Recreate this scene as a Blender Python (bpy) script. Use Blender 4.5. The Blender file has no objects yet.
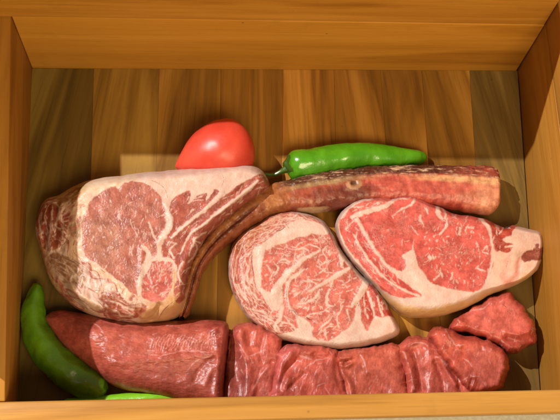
import bpy, bmesh, math, random
import numpy as np
from mathutils import Vector

C = bpy.context.scene.collection
rng = np.random.default_rng(7)
PI = math.pi

# ------------------------------------------------------------------ camera measured from the box corners
CAM = np.array([-0.1096, -0.3091, 1.1908]); ROT = (0.2746, -0.0843, -0.0268); FPX = 1250.1
H = 0.1174                                   # height of the seam between the two courses of boards


def rotm(rx, ry, rz):
    cx, sx, cy, sy, cz, sz = math.cos(rx), math.sin(rx), math.cos(ry), math.sin(ry), math.cos(rz), math.sin(rz)
    return (np.array([[cz, -sz, 0], [sz, cz, 0], [0, 0, 1]]) @ np.array([[cy, 0, sy], [0, 1, 0], [-sy, 0, cy]])
            @ np.array([[1, 0, 0], [0, cx, -sx], [0, sx, cx]]))


RM = rotm(*ROT)


def at(u, v, z):
    """measured photo position -> point in the box at height z (metres)"""
    u = np.asarray(u, float); v = np.asarray(v, float); z = np.asarray(z, float)
    u, v, z = np.broadcast_arrays(u, v, z)
    d = np.stack([(u - 280) / FPX, -(v - 210) / FPX, -np.ones_like(u)], -1) @ RM.T
    t = (z - CAM[2]) / d[..., 2]
    return CAM + d * t[..., None]


MM = 1.0 / 0.00094                            # about one photo unit per 0.94 mm


# ------------------------------------------------------------------ numpy noise
_perm = np.random.default_rng(3).permutation(256); _perm = np.concatenate([_perm, _perm, _perm])
_grad = np.random.default_rng(4).normal(size=(256, 3)); _grad /= np.linalg.norm(_grad, axis=1)[:, None]


def perlin(P):
    P = np.asarray(P, float)
    i = np.floor(P).astype(int); f = P - i; i = i & 255
    w = f * f * f * (f * (f * 6 - 15) + 10)
    out = 0
    for dx in (0, 1):
        for dy in (0, 1):
            for dz in (0, 1):
                h = _perm[_perm[_perm[(i[:, 0] + dx) & 255] + ((i[:, 1] + dy) & 255)] + ((i[:, 2] + dz) & 255)]
                g = _grad[h]
                dot = g[:, 0] * (f[:, 0] - dx) + g[:, 1] * (f[:, 1] - dy) + g[:, 2] * (f[:, 2] - dz)
                out = out + dot * (w[:, 0] if dx else 1 - w[:, 0]) * (w[:, 1] if dy else 1 - w[:, 1]) * (w[:, 2] if dz else 1 - w[:, 2])
    return out


def fbm(P, sc, octv=3, seed=0.0):
    P = np.asarray(P, float); r = 0; a = 1.0
    for k in range(octv):
        r = r + a * perlin(P * sc + seed + 13.7 * k); sc = sc * 2; a *= .5
    return r


# ------------------------------------------------------------------ 2-D helpers
def A(*p):
    return np.array(p, float).reshape(-1, 2)


def smooth(p, closed=True, k=5):
    p = np.asarray(p, float); n = len(p)
    if n < 3: return p
    out = []
    rg = range(n) if closed else range(n - 1)
    for i in rg:
        if closed: a, b, c, d = p[i - 1], p[i], p[(i + 1) % n], p[(i + 2) % n]
        else: a, b, c, d = p[max(i - 1, 0)], p[i], p[i + 1], p[min(i + 2, n - 1)]
        for j in range(k):
            t = j / k
            out.append(.5 * (2 * b + (c - a) * t + (2 * a - 5 * b + 4 * c - d) * t * t + (3 * b - a - 3 * c + d) * t ** 3))
    if not closed: out.append(p[-1])
    return np.array(out)


def resample(p, n, closed=True):
    q = np.vstack([p, p[:1]]) if closed else p
    s = np.r_[0, np.cumsum(np.linalg.norm(np.diff(q, axis=0), axis=1))]
    t = np.linspace(0, s[-1], n, endpoint=not closed)
    return np.stack([np.interp(t, s, q[:, k]) for k in range(q.shape[1])], 1)


def seg_dist(P, pts, closed=False, w=None):
    """distance of P to a polyline; with w also half-width minus distance (max over segments)"""
    q = np.vstack([pts, pts[:1]]) if closed else pts
    best = np.full(len(P), 1e9); bs = np.full(len(P), -1e9)
    for k in range(len(q) - 1):
        a, b = q[k], q[k + 1]; ab = b - a; L = max(ab @ ab, 1e-9)
        t = np.clip(((P - a) @ ab) / L, 0, 1)
        d = np.hypot(P[:, 0] - a[0] - t * ab[0], P[:, 1] - a[1] - t * ab[1])
        if w is not None: bs = np.maximum(bs, (w[k] + (w[k + 1] - w[k]) * t) / 2 - d)
        best = np.minimum(best, d)
    return best if w is None else bs


def inside(P, poly):
    r = np.zeros(len(P), bool); n = len(poly)
    for k in range(n):
        a, b = poly[k], poly[(k + 1) % n]
        if a[1] == b[1]: continue
        c = (a[1] > P[:, 1]) != (b[1] > P[:, 1])
        r ^= c & (P[:, 0] < (b[0] - a[0]) * (P[:, 1] - a[1]) / (b[1] - a[1]) + a[0])
    return r


def poly_sd(P, poly):
    d = seg_dist(P, poly, True)
    return np.where(inside(P, poly), d, -d)


def sstep(a, b, x):
    t = np.clip((x - a) / (b - a), 0, 1); return t * t * (3 - 2 * t)


def lin(c):
    c = np.asarray(c, float) / 255
    return np.where(c <= .04045, c / 12.92, ((c + .055) / 1.055) ** 2.4)


class Pattern:
    """where fat and lean lie on a cut face, as a signed distance (positive = fat)"""
    def __init__(s, base): s.base = base; s.ops = []; s.warp = 1.0
    def fat(s, pts, w, w2=None, wob=0): s._st('s', pts, w, w2); return s
    def lean(s, pts, w, w2=None): s._st('S', pts, w, w2); return s
    def _st(s, k, pts, w, w2):
        p = smooth(A(*pts), False, 4) if np.size(pts) > 4 else A(*pts)
        n = len(p); t = np.linspace(0, 1, n)
        ww = np.interp(t, np.linspace(0, 1, len(w)), w) if np.ndim(w) else np.linspace(w, w if w2 is None else w2, n)
        s.ops.append((k, p, ww))
    def fatp(s, *pts): s.ops.append(('p', smooth(A(*pts), True, 3), None)); return s
    def leanp(s, *pts): s.ops.append(('P', smooth(A(*pts), True, 3), None)); return s
    def ev(s, P):
        f = np.full(len(P), float(s.base)); P0 = P
        z0 = np.c_[P, np.zeros(len(P))]
        P = P + np.stack([1.7 * fbm(z0, .085, 2, 61.) + .75 * fbm(z0, .27, 2, 71.), 1.7 * fbm(z0, .085, 2, 81.) + .75 * fbm(z0, .27, 2, 91.)], 1) * s.warp
        for k, p, w in s.ops:
            m = 7 + (w.max() if w is not None else 0)
            lo, hi = p.min(0) - m, p.max(0) + m
            idx = np.nonzero((P[:, 0] > lo[0]) & (P[:, 0] < hi[0]) & (P[:, 1] > lo[1]) & (P[:, 1] < hi[1]))[0]
            if not len(idx): continue
            Q = P[idx]
            v = seg_dist(Q, p, False, w) if w is not None else poly_sd(Q, p)
            f[idx] = np.maximum(f[idx], v) if k in 'sp' else np.minimum(f[idx], -v)
        return np.clip(f, -6, 6) + .75 * fbm(z0, .2, 3, 45.)


def squiggles(pat, region, n, L, w, ang, spread=.5, bend=.5, seed=1, lean=False):
    """n short wandering veins inside a region"""
    r = np.random.default_rng(seed); poly = smooth(A(*region), True, 3); lo, hi = poly.min(0), poly.max(0)
    c = 0; tries = 0
    while c < n and tries < n * 30:
        tries += 1
        p = lo + r.random(2) * (hi - lo)
        if not inside(p[None], poly)[0]: continue
        a0 = ang(p) if callable(ang) else ang
        a = a0 + r.normal() * spread
        l = L[0] + (L[1] - L[0]) * r.random() ** 1.6; ns = max(3, int(l / 2.2)); pts = [p]
        for _ in range(ns):
            a += r.normal() * bend * .6; a += (a0 - a) * .12
            pts.append(pts[-1] + (l / ns) * np.array([math.cos(a), math.sin(a)]))
        wm = w[0] + (w[1] - w[0]) * r.random() ** 1.5
        ww = wm * np.interp(np.linspace(0, 1, ns + 1), [0, .3, .7, 1], [.35, 1, .9, .25])
        pat.ops.append(('S' if lean else 's', np.array(pts), ww)); c += 1
        if r.random() < .3 and ns > 3:
            q = pts[ns // 2]; b = a + r.choice([-1, 1]) * (.6 + .5 * r.random())
            pat.ops.append(('S' if lean else 's', np.array([q, q + l * .2 * np.array([math.cos(b), math.sin(b)]),
                            q + l * .36 * np.array([math.cos(b + .3), math.sin(b + .3)])]), np.array([wm * .8, wm * .7, wm * .3])))


# ------------------------------------------------------------------ objects
def tag(o, label=None, cat=None, group=None, kind=None):
    if label: o['label'] = label
    if cat: o['category'] = cat
    if group: o['group'] = group
    if kind: o['kind'] = kind
    return o


def empty(name, loc):
    o = bpy.data.objects.new(name, None); C.objects.link(o); o.location = [float(x) for x in loc]; o.empty_display_size = .02
    return o


def make_mesh(name, V, F, mat, parent=None, attrs=None, normals=None, origin=None):
    V = np.asarray(V, float)
    if parent is not None: org = np.array(parent.location if parent.type == 'EMPTY' else parent['_org'])
    elif origin is not None: org = np.asarray(origin, float)
    else: org = np.zeros(3)
    me = bpy.data.meshes.new(name)
    F4 = np.asarray(F)
    me.vertices.add(len(V)); me.vertices.foreach_set('co', (V - org).astype(np.float32).ravel())
    nf, k = F4.shape
    me.loops.add(nf * k); me.loops.foreach_set('vertex_index', F4.astype(np.int32).ravel())
    me.polygons.add(nf); me.polygons.foreach_set('loop_start', np.arange(0, nf * k, k, dtype=np.int32))
    me.polygons.foreach_set('loop_total', np.full(nf, k, dtype=np.int32))
    me.update(); me.validate()
    me.polygons.foreach_set('use_smooth', np.ones(len(me.polygons), bool))
    for an, av in (attrs or {}).items():
        av = np.asarray(av, np.float32)
        if av.ndim == 1:
            a = me.attributes.new(an, 'FLOAT', 'POINT'); a.data.foreach_set('value', av)
        else:
            a = me.attributes.new(an, 'FLOAT_COLOR', 'POINT')
            a.data.foreach_set('color', np.c_[av, np.ones(len(av), np.float32)].ravel())
    if normals is not None and len(me.vertices) == len(V):
        me.normals_split_custom_set_from_vertices(normals.astype(np.float32).tolist())
    me.materials.append(mat)
    o = bpy.data.objects.new(name, me); C.objects.link(o)
    if parent is not None: o.parent = parent
    elif origin is not None: o.location = [float(x) for x in org]
    if origin is not None: o['_org'] = None; del o['_org']
    return o


def vert_normals(V, F):
    a = V[F[:, 2]] - V[F[:, 0]]; b = V[F[:, 3]] - V[F[:, 1]]
    n = np.cross(a, b); N = np.zeros_like(V)
    for k in range(4): np.add.at(N, F[:, k], n)
    return N / np.maximum(np.linalg.norm(N, axis=1), 1e-12)[:, None]


def grid_faces(nr, nc, wrap):
    i, j = np.meshgrid(np.arange(nr - 1), np.arange(nc if wrap else nc - 1), indexing='ij')
    j2 = (j + 1) % nc
    return np.stack([i * nc + j, (i + 1) * nc + j, (i + 1) * nc + j2, i * nc + j2], -1).reshape(-1, 4)


def slab(outline, centre, ztop, zeq, rnd, nth=900, nr=230, tilt=None, relief=None, zbase=.0006, tuck=.82, power=2.0, ragged=(.9, .07)):
    """a cut of meat: outline measured on the photo, rounded shoulder, side that tucks under.
    returns world verts, quads and each vertex's own (u, v)"""
    o = resample(smooth(A(*outline), True, 6), nth)
    tg = np.roll(o, -3, 0) - np.roll(o, 3, 0); tg /= np.linalg.norm(tg, axis=1)[:, None]
    z0 = np.c_[o, np.full(nth, 3.3)]
    o = o + np.c_[tg[:, 1], -tg[:, 0]] * (ragged[0] * fbm(z0, ragged[1], 3, 55.) )[:, None]; o[:, 1] = np.minimum(o[:, 1], 404)
    c = np.asarray(centre, float)
    t = 1 - (1 - np.linspace(.004, 1, nr)) ** 1.25
    U = c + t[:, None, None] * (o - c)[None]
    P = U.reshape(-1, 2)
    d = np.empty(len(P))
    oo = resample(o, 260)
    for s in range(0, len(P), 60000): d[s:s + 60000] = seg_dist(P[s:s + 60000], oo, True)
    d[-nth:] = 0
    R = rnd(P) if callable(rnd) else rnd
    x = np.clip(d / R, 0, 1); pr = (1 - (1 - x) ** power) ** (1 / power)
    zt = ztop(P) if callable(ztop) else ztop
    z = zeq + (zt - zeq) * pr
    Q3 = np.c_[P, np.zeros(len(P))]
    if relief is not None: z = z + relief(P, d) * sstep(0, 3.0, d)
    V = at(P[:, 0], P[:, 1], z)
    # under the equator
    edge = V[-nth:]; cen = edge.mean(0)
    rows = [V]; uvs = [P]
    K = 14
    for k in range(1, K + 1):
        f = k / K; a = f * PI / 2
        e = edge.copy(); s = 1 - (1 - tuck) * (1 - math.cos(a))
        e[:, :2] = cen[:2] + (edge[:, :2] - cen[:2]) * s
        e[:, 2] = zbase + (edge[:, 2] - zbase) * (1 - math.sin(a))
        rows.append(e); uvs.append(P[-nth:])
    e = rows[-1].copy(); e[:, :2] = cen[:2] + (e[:, :2] - cen[:2]) * .02
    rows.append(e); uvs.append(P[-nth:])
    V = np.vstack(rows); UV = np.vstack(uvs)
    F = grid_faces(nr + K + 1, nth, True)
    # orient outward
    N = np.cross(V[F[0, 1]] - V[F[0, 0]], V[F[0, 2]] - V[F[0, 0]])
    if N[2] < 0: F = F[:, ::-1]
    dd = np.r_[d, np.zeros(len(V) - len(P))]
    return V, F, UV, dd, nth


def blend(base, layers, P, seed=0.0):
    """colour zones on the meat (drying, different muscles, darker and paler faces)"""
    col = np.tile(lin(base), (len(P), 1))
    P3 = np.c_[P, np.zeros(len(P))]
    nz = fbm(P3, .09, 4, seed + 5)
    for poly, c, soft, amt in layers:
        p = smooth(A(*poly), True, 3); lo, hi = p.min(0) - 14, p.max(0) + 14
        idx = np.nonzero((P[:, 0] > lo[0]) & (P[:, 0] < hi[0]) & (P[:, 1] > lo[1]) & (P[:, 1] < hi[1]))[0]
        if not len(idx): continue
        sd = poly_sd(P[idx], p)
        w = sstep(-soft, soft, sd + nz[idx] * 2.5 * soft ** .5)[:, None] * amt
        col[idx] = col[idx] * (1 - w) + lin(c) * w
    v = 1 + .16 * fbm(P3, .035, 3, seed + 31)
    return col * v[:, None]


def cracks(lines, P):
    f = np.full(len(P), -9.0)
    for pts, w in lines:
        p = smooth(A(*pts), False, 4) if np.size(pts) > 4 else A(*pts)
        ww = w * np.interp(np.linspace(0, 1, len(p)), [0, .3, .7, 1], [.3, 1, 1, .3])
        lo, hi = p.min(0) - 6, p.max(0) + 6
        idx = np.nonzero((P[:, 0] > lo[0]) & (P[:, 0] < hi[0]) & (P[:, 1] > lo[1]) & (P[:, 1] < hi[1]))[0]
        if len(idx): f[idx] = np.maximum(f[idx], seg_dist(P[idx], p, False, ww))
    return f


def split_parts(parent, V, F, UV, attrs, mat, regions, rest):
    """each muscle / fat cover of a cut is a mesh of its own; shading normals are shared so the cut stays continuous"""
    N = vert_normals(V, F)
    fc = UV[F].mean(1); left = np.ones(len(F), bool)
    todo = []
    for name, polys in regions:
        m = np.zeros(len(F), bool)
        for p in polys: m |= inside(fc, smooth(A(*p), True, 3))
        m &= left; left &= ~m; todo.append((name, m))
    todo.append((rest, left)); out = []
    for name, m in todo:
        f = F[m]
        if not len(f): continue
        used, inv = np.unique(f, return_inverse=True)
        out.append(make_mesh(name, V[used], inv.reshape(-1, 4), mat, parent, {k: a[used] for k, a in attrs.items()}, N[used]))
    return out


# ------------------------------------------------------------------ node helpers
class NT:
    def __init__(s, name):
        s.m = bpy.data.materials.new(name); s.m.use_nodes = True; s.t = s.m.node_tree; s.t.nodes.clear()
        s.out = s.n('ShaderNodeOutputMaterial'); s.b = s.n('ShaderNodeBsdfPrincipled')
        s.t.links.new(s.b.outputs[0], s.out.inputs[0])
    def n(s, ty, **kw):
        x = s.t.nodes.new(ty)
        for k, v in kw.items(): setattr(x, k, v)
        return x
    def put(s, sock, v):
        if isinstance(v, bpy.types.NodeSocket): s.t.links.new(v, sock)
        elif v is not None:
            if hasattr(sock.default_value, '__len__') and not hasattr(v, '__len__'): v = (v,) * len(sock.default_value)
            if hasattr(v, '__len__') and len(v) == 3 and len(sock.default_value) == 4: v = (*v, 1)
            sock.default_value = v
    def math(s, op, a, b=0.0, c=None, clamp=False):
        x = s.n('ShaderNodeMath', operation=op, use_clamp=clamp); s.put(x.inputs[0], a); s.put(x.inputs[1], b)
        if c is not None: s.put(x.inputs[2], c)
        return x.outputs[0]
    def mix(s, f, a, b, mode='MIX'):
        x = s.n('ShaderNodeMix', data_type='RGBA', blend_type=mode); s.put(x.inputs[0], f); s.put(x.inputs[6], a); s.put(x.inputs[7], b)
        return x.outputs[2]
    def noise(s, vec, scale, detail=3, rough=.5, dist=0.0):
        x = s.n('ShaderNodeTexNoise'); s.put(x.inputs['Vector'], vec); x.inputs['Scale'].default_value = scale
        x.inputs['Detail'].default_value = detail; x.inputs['Roughness'].default_value = rough; x.inputs['Distortion'].default_value = dist
        return x.outputs[0]
    def attr(s, name):
        return s.n('ShaderNodeAttribute', attribute_name=name)
    def ss(s, v, a, b, lo=0.0, hi=1.0):
        x = s.n('ShaderNodeMapRange', interpolation_type='SMOOTHSTEP'); s.put(x.inputs[0], v)
        for k, q in zip((1, 2, 3, 4), (a, b, lo, hi)): s.put(x.inputs[k], q)
        return x.outputs[0]
    def coords(s, scale=None):
        c = s.n('ShaderNodeTexCoord').outputs['Object']
        if scale is None: return c
        x = s.n('ShaderNodeMapping'); s.put(x.inputs[0], c); x.inputs['Scale'].default_value = scale
        return x.outputs[0]
    def bump(s, h, dist, strength=1.0, nrm=None):
        x = s.n('ShaderNodeBump'); s.put(x.inputs['Height'], h); x.inputs['Distance'].default_value = dist; x.inputs['Strength'].default_value = strength
        if nrm is not None: s.put(x.inputs['Normal'], nrm)
        return x.outputs[0]
    def set(s, **kw):
        for k, v in kw.items(): s.put(s.b.inputs[k.replace('_', ' ')], v)


def meat_material():
    m = NT('raw_meat'); co = m.coords()
    fat = m.attr('fat').outputs['Fac']; marb = m.attr('marb').outputs['Fac']; crack = m.attr('crack').outputs['Fac']
    leanc = m.attr('lean').outputs['Color']; fatc = m.attr('fatc').outputs['Color']
    n1 = m.noise(co, 260, 3, .6); n2 = m.noise(co, 900, 2, .6)
    w = m.math('ADD', fat, m.math('ADD', m.math('MULTIPLY', m.math('SUBTRACT', n1, .5), 1.8), m.math('MULTIPLY', m.math('SUBTRACT', n2, .5), 1.0)))
    mask = m.ss(w, -.95, 1.0)
    # fine intramuscular fat
    n3 = m.noise(co, 330, 4, .62, .6); n4 = m.noise(co, 70, 2, .5)
    rid = m.math('SUBTRACT', 1.0, m.math('MULTIPLY', m.math('ABSOLUTE', m.math('SUBTRACT', n3, .5)), 9.0))
    fine = m.math('MULTIPLY', m.ss(rid, .35, 1.0), m.math('MULTIPLY', m.ss(n4, .42, .68), marb), clamp=True)
    mask2 = m.math('MAXIMUM', mask, m.math('MULTIPLY', fine, .75))
    # lean: blotchy, fibrous
    n5 = m.noise(co, 120, 4, .6); n6 = m.noise(co, 1400, 2, .6); n7 = m.noise(co, 480, 3, .6)
    lc = m.mix(m.ss(n5, .3, .72), m.mix(1.0, leanc, (.70, .60, .58), 'MULTIPLY'), m.mix(1.0, leanc, (1.18, 1.22, 1.22), 'MULTIPLY'))
    lc = m.mix(m.math('MULTIPLY', m.ss(n7, .5, .8), .22), lc, m.mix(1.0, leanc, (1.35, 1.75, 1.75), 'MULTIPLY'))
    lc = m.mix(m.math('MULTIPLY', m.ss(n6, .4, .75), .12), lc, m.mix(1.0, leanc, (.6, .45, .45), 'MULTIPLY'))
    fc = m.mix(m.ss(n5, .3, .7), m.mix(1.0, fatc, (.93, .80, .74), 'MULTIPLY'), m.mix(1.0, fatc, (1.03, 1.03, 1.0), 'MULTIPLY'))
    fc = m.mix(m.math('MULTIPLY', m.ss(n7, .52, .8), .3), fc, m.mix(1.0, fatc, (.90, .62, .54), 'MULTIPLY'))
    lc = m.mix(1.0, lc, (.75, .72, .71), 'MULTIPLY'); fc = m.mix(1.0, fc, (.665, .70, .80), 'MULTIPLY')
    col = m.mix(mask2, lc, fc)
    cm = m.ss(m.math('ADD', crack, m.math('MULTIPLY', m.math('SUBTRACT', n2, .5), 1.2)), -.35, .45)
    col = m.mix(m.math('MULTIPLY', cm, .9), col, (.12, .035, .022))
    m.set(Base_Color=col, Roughness=m.ss(m.math('ADD', mask, m.math('MULTIPLY', n7, .5)), 0, 1.4, .39, .54), IOR=1.42)
    m.b.inputs['Subsurface Weight'].default_value = .12
    m.b.inputs['Subsurface Radius'].default_value = (1.0, .35, .22)
    m.b.inputs['Subsurface Scale'].default_value = .0022
    m.b.inputs['Coat Weight'].default_value = .13; m.b.inputs['Coat Roughness'].default_value = .22
    h = m.math('ADD', m.math('MULTIPLY', n7, .45), m.math('ADD', m.math('MULTIPLY', n6, .16), m.math('ADD', m.math('MULTIPLY', mask2, .30), m.math('MULTIPLY', cm, -.8))))
    h = m.math('ADD', h, m.math('MULTIPLY', m.noise(co, 130, 3, .5), .55))
    bp = m.bump(h, .0010, .42); m.set(Normal=bp, Coat_Normal=m.bump(h, .0011, .45))
    return m.m


def wood_material(name, axis, dark, mid, light, rough=.42, fig=1.0, board=False, seed=0.0):
    """oiled hardwood, grain along one axis"""
    m = NT(name)
    fine = [55, 55, 55]; fine[axis] = 2.2
    broad = [13, 13, 13]; broad[axis] = 1.15
    pores = [420, 420, 420]; pores[axis] = 16
    co = m.coords()
    if board:                                 # grain fans slightly, as in boards sawn near the butt
        sp = m.n('ShaderNodeSeparateXYZ'); m.put(sp.inputs[0], co); cb = m.n('ShaderNodeCombineXYZ')
        m.put(cb.inputs[0], m.math('DIVIDE', sp.outputs[0], m.math('ADD', 1.19, m.math('MULTIPLY', sp.outputs[1], -1.1)))); m.put(cb.inputs[1], sp.outputs[1]); m.put(cb.inputs[2], sp.outputs[2]); co = cb.outputs[0]
    off = m.n('ShaderNodeVectorMath', operation='ADD'); m.put(off.inputs[0], co)
    if board:
        bid = m.attr('board').outputs['Fac']
        cx = m.n('ShaderNodeCombineXYZ'); m.put(cx.inputs[2], m.math('MULTIPLY', bid, 3.7)); m.put(cx.inputs[1], m.math('MULTIPLY', bid, 1.9)); m.put(off.inputs[1], cx.outputs[0])
    else: off.inputs[1].default_value = (seed, seed * .7, seed * 1.3)
    co = off.outputs[0]
    def mp(sc):
        x = m.n('ShaderNodeMapping'); m.put(x.inputs[0], co); x.inputs['Scale'].default_value = sc; return x.outputs[0]
    a = m.noise(mp(broad), 1.0, 4, .55, 1.1); b = m.noise(mp(fine), 1.0, 5, .62, .5); c = m.noise(mp(pores), 1.0, 3, .6)
    ring = m.math('FRACT', m.math('MULTIPLY', a, 7.0 * fig)); ring = m.math('ABSOLUTE', m.math('SUBTRACT', m.math('MULTIPLY', ring, 2.0), 1.0))
    g = m.math('ADD', m.math('MULTIPLY', a, .75), m.math('ADD', m.math('MULTIPLY', b, .45), m.math('MULTIPLY', ring, .16)))
    r = m.n('ShaderNodeValToRGB'); m.put(r.inputs[0], g); e = r.color_ramp.elements
    e[0].position = .47 if board else .42; e[0].color = (*dark, 1); e[1].position = .92; e[1].color = (*light, 1)
    k = e.new(.66); k.color = (*mid, 1)
    col = m.mix(m.math('MULTIPLY', m.ss(c, .52, .76), .42 if board else .26), r.outputs[0], m.mix(1.0, r.outputs[0], (.45, .38, .32), 'MULTIPLY'))
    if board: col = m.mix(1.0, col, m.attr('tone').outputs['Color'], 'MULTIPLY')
    pv = m.n('ShaderNodeTexVoronoi'); m.put(pv.inputs['Vector'], m.coords()); pv.inputs['Scale'].default_value = 42
    spk = m.math('MULTIPLY', m.ss(pv.outputs['Distance'], .07, .03), m.ss(m.noise(m.coords(), 9, 2, .5), .5, .6))
    col = m.mix(m.math('MULTIPLY', spk, .55), col, (.06, .024, .006))
    # soft wear and soiling
    dn = m.noise(m.coords(), 28, 5, .65)
    col = m.mix(m.math('MULTIPLY', m.ss(dn, .56, .78), .25), col, m.mix(1.0, col, (.5, .45, .4), 'MULTIPLY'))
    m.b.inputs['Specular IOR Level'].default_value = .22
    m.set(Base_Color=col, Roughness=m.ss(m.math('ADD', b, m.math('MULTIPLY', dn, .6)), .3, 1.2, rough - .08, rough + .18))
    m.set(Normal=m.bump(m.math('ADD', m.math('MULTIPLY', c, .5), b), .0005, .5))
    return m.m


# ------------------------------------------------------------------ the box
def prism(name, quad, off, mat, parent, bev=.0011, attrs=None):
    """a board: inner face quad (b0, b1, t1, t0) pushed outward by off, edges eased"""
    q = [Vector(map(float, p)) for p in quad]; off = Vector(map(float, off)); org = parent.location
    bm = bmesh.new()
    v = [bm.verts.new(p - org) for p in q] + [bm.verts.new(p + off - org) for p in q]
    for f in ((0, 1, 2, 3), (7, 6, 5, 4), (0, 4, 5, 1), (1, 5, 6, 2), (2, 6, 7, 3), (3, 7, 4, 0)): bm.faces.new([v[i] for i in f])
    bmesh.ops.recalc_face_normals(bm, faces=bm.faces[:])
    bmesh.ops.bevel(bm, geom=bm.edges[:], offset=bev, segments=3, affect='EDGES', profile=.5)
    me = bpy.data.meshes.new(name); bm.to_mesh(me); bm.free(); me.materials.append(mat)
    for p in me.polygons: p.use_smooth = True
    me.set_sharp_from_angle(angle=math.radians(40))
    o = bpy.data.objects.new(name, me); C.objects.link(o); o.parent = parent
    return o


BBL, BBR = at(32, 68, 0), at(517.5, 70.5, 0)
BTL, BTR = at(11, 16.5, H), at(545, 25.5, H)
FTL, FTR = at(5, 401.5, H), at(595, 388.6, H)


def floor_pt(line_a, line_b):
    """where a wall's foot meets the inner face of the front board"""
    lo, hi = 0.0, 2.0
    for _ in range(60):
        t = (lo + hi) / 2; u = line_a + (line_b - line_a) * t; p = at(u[0], u[1], 0)
        s = (p[0] - FTL[0]) / (FTR[0] - FTL[0]); yl = FTL[1] + s * (FTR[1] - FTL[1])
        if p[1] > yl: lo = t
        else: hi = t
    return p


FBL = floor_pt(np.array([32., 68.]), np.array([17.7, 400.])); FBR = floor_pt(np.array([517.5, 70.5]), np.array([540., 390.]))
TH = .0155
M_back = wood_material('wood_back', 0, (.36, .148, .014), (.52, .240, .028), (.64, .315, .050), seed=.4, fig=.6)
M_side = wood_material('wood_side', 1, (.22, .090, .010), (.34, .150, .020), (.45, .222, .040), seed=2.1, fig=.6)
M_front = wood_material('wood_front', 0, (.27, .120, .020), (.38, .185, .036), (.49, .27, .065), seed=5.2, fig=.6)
M_floor = wood_material('wood_floor', 1, (.14, .059, .007), (.32, .148, .022), (.54, .285, .062), board=True, fig=.8, rough=.45)

box = empty('wooden_box', (0, 0, -.012))
tag(box, 'open brown wooden box with planked bottom holding all the raw meat', 'wooden box')
up = np.array([0, 0, 1.0])
RT, BT = .05, .150                           # how far the boards above the seam rise: right, back
zb = np.array([0, 0, -.012])
eps = np.array([.0004, 0, 0])
# back boards
prism('back_panel', [BBL + zb + eps, BBR + zb - eps, BTR - eps, BTL + eps], (0, TH, 0), M_back, box)
g = up * .0005
dl = (BTL - BBL) / H; dr = (BTR - BBR) / H
XL = np.array([-.26, 0, 0])  # extra length added out of view so the back board's shadow reaches further left
prism('back_board', [BTL + XL + g + [0, .0004, 0], BTR - eps + g + [0, .0004, 0], BTR - eps + dr * BT, BTL + XL + dl * BT], (0, TH, 0), M_back, box, .0013)
# left and right boards run past the back
def ext(a, b, d): n = (a - b) / np.linalg.norm(a - b); return a + n * d
fgap = np.array([0, .0003, 0])
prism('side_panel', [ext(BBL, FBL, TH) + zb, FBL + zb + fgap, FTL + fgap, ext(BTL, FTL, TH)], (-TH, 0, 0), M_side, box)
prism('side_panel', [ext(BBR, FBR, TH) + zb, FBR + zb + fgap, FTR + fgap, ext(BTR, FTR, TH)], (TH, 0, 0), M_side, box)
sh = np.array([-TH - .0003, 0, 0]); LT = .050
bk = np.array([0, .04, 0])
prism('side_or_shade_board', [ext(BBL, FBL, TH) + zb + sh, FBL + zb + bk + sh, FTL + bk + up * LT + sh, ext(BTL, FTL, TH) + up * LT + sh], (-TH, 0, 0), M_side, box, .0013)  # unseen outer board added at left to shade the ledge and floor
prism('side_or_shade_board', [ext(BTR, FTR, TH) + g, FTR + fgap + g, FTR + fgap + dr * RT, ext(BTR, FTR, TH) + dr * RT], (TH, 0, 0), M_side, box, .0013)
# front board: its top edge is the near rim
fa, fb = ext(FTL, FTR, .03), ext(FTR, FTL, .03)
dn = up * -.012
prism('front_panel', [np.r_[fa[:2], -.012], np.r_[fb[:2], -.012], fb + dn * 1.02, fa + dn * 1.02], (.0, -.0055, 0), M_front, box, .0008)
prism('front_rim', [fa + dn, fb + dn, fb, fa], (.0, -.0205, 0), M_front, box, .0022)

# planked bottom
seams_b = [32, 92, 156, 217, 279, 330, 377, 419, 468, 517.5]
seams_f = [17.2, 82, 146, 211, 275, 338, 402, 444, 490, 541.5]
tones = [(.36, .44, .36), (.60, .64, .50), (.80, .80, .70), (.92, .88, .8), (1.12, 1.06, 1.0), (.98, .94, .88), (.90, .88, .8), (.84, .84, .76), (.60, .78, 1.25)]  # plank colours; the two leftmost also darkened to paint in corner shade
bm = bmesh.new(); lb = bm.verts.layers.float.new('board'); lt = bm.verts.layers.float_color.new('tone')
for k in range(9):
    def edge(i, y_on_back):
        if y_on_back:
            s = (seams_b[i] - 32) / (517.5 - 32); p = BBL + (BBR - BBL) * s
        else:
            s = (seams_f[i] - 17.2) / (541.5 - 17.2); p = FBL + (FBR - FBL) * s
        return p
    gp = np.array([.00005, 0, 0]); bi = .0006 * up
    q = [edge(k, 1) + gp - [0, .0003, 0], edge(k + 1, 1) - gp - [0, .0003, 0], edge(k + 1, 0) - gp + [0, .0003, 0], edge(k, 0) + gp + [0, .0003, 0]]
    dz = up * .0001 * ((k * 7) % 3 - 1)
    vs = [bm.verts.new(Vector(map(float, p + dz - np.array(box.location)))) for p in q] + [bm.verts.new(Vector(map(float, p + zb - np.array(box.location)))) for p in q]
    fs = [bm.faces.new([vs[i] for i in f]) for f in ((0, 3, 2, 1), (4, 5, 6, 7), (0, 1, 5, 4), (1, 2, 6, 5), (2, 3, 7, 6), (3, 0, 4, 7))]
    bmesh.ops.recalc_face_normals(bm, faces=fs)
    es = list({e for f in fs for e in f.edges})
    r = bmesh.ops.bevel(bm, geom=es, offset=.0002, segments=2, affect='EDGES', profile=.5)
    allv = {v for f in r['faces'] for v in f.verts} | {v for v in vs if v.is_valid}
    for f in fs:
        if f.is_valid: allv |= set(f.verts)
    for v in allv:
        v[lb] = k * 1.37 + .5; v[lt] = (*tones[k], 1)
me = bpy.data.meshes.new('bottom_panel'); bm.to_mesh(me); bm.free(); me.materials.append(M_floor)
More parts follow.
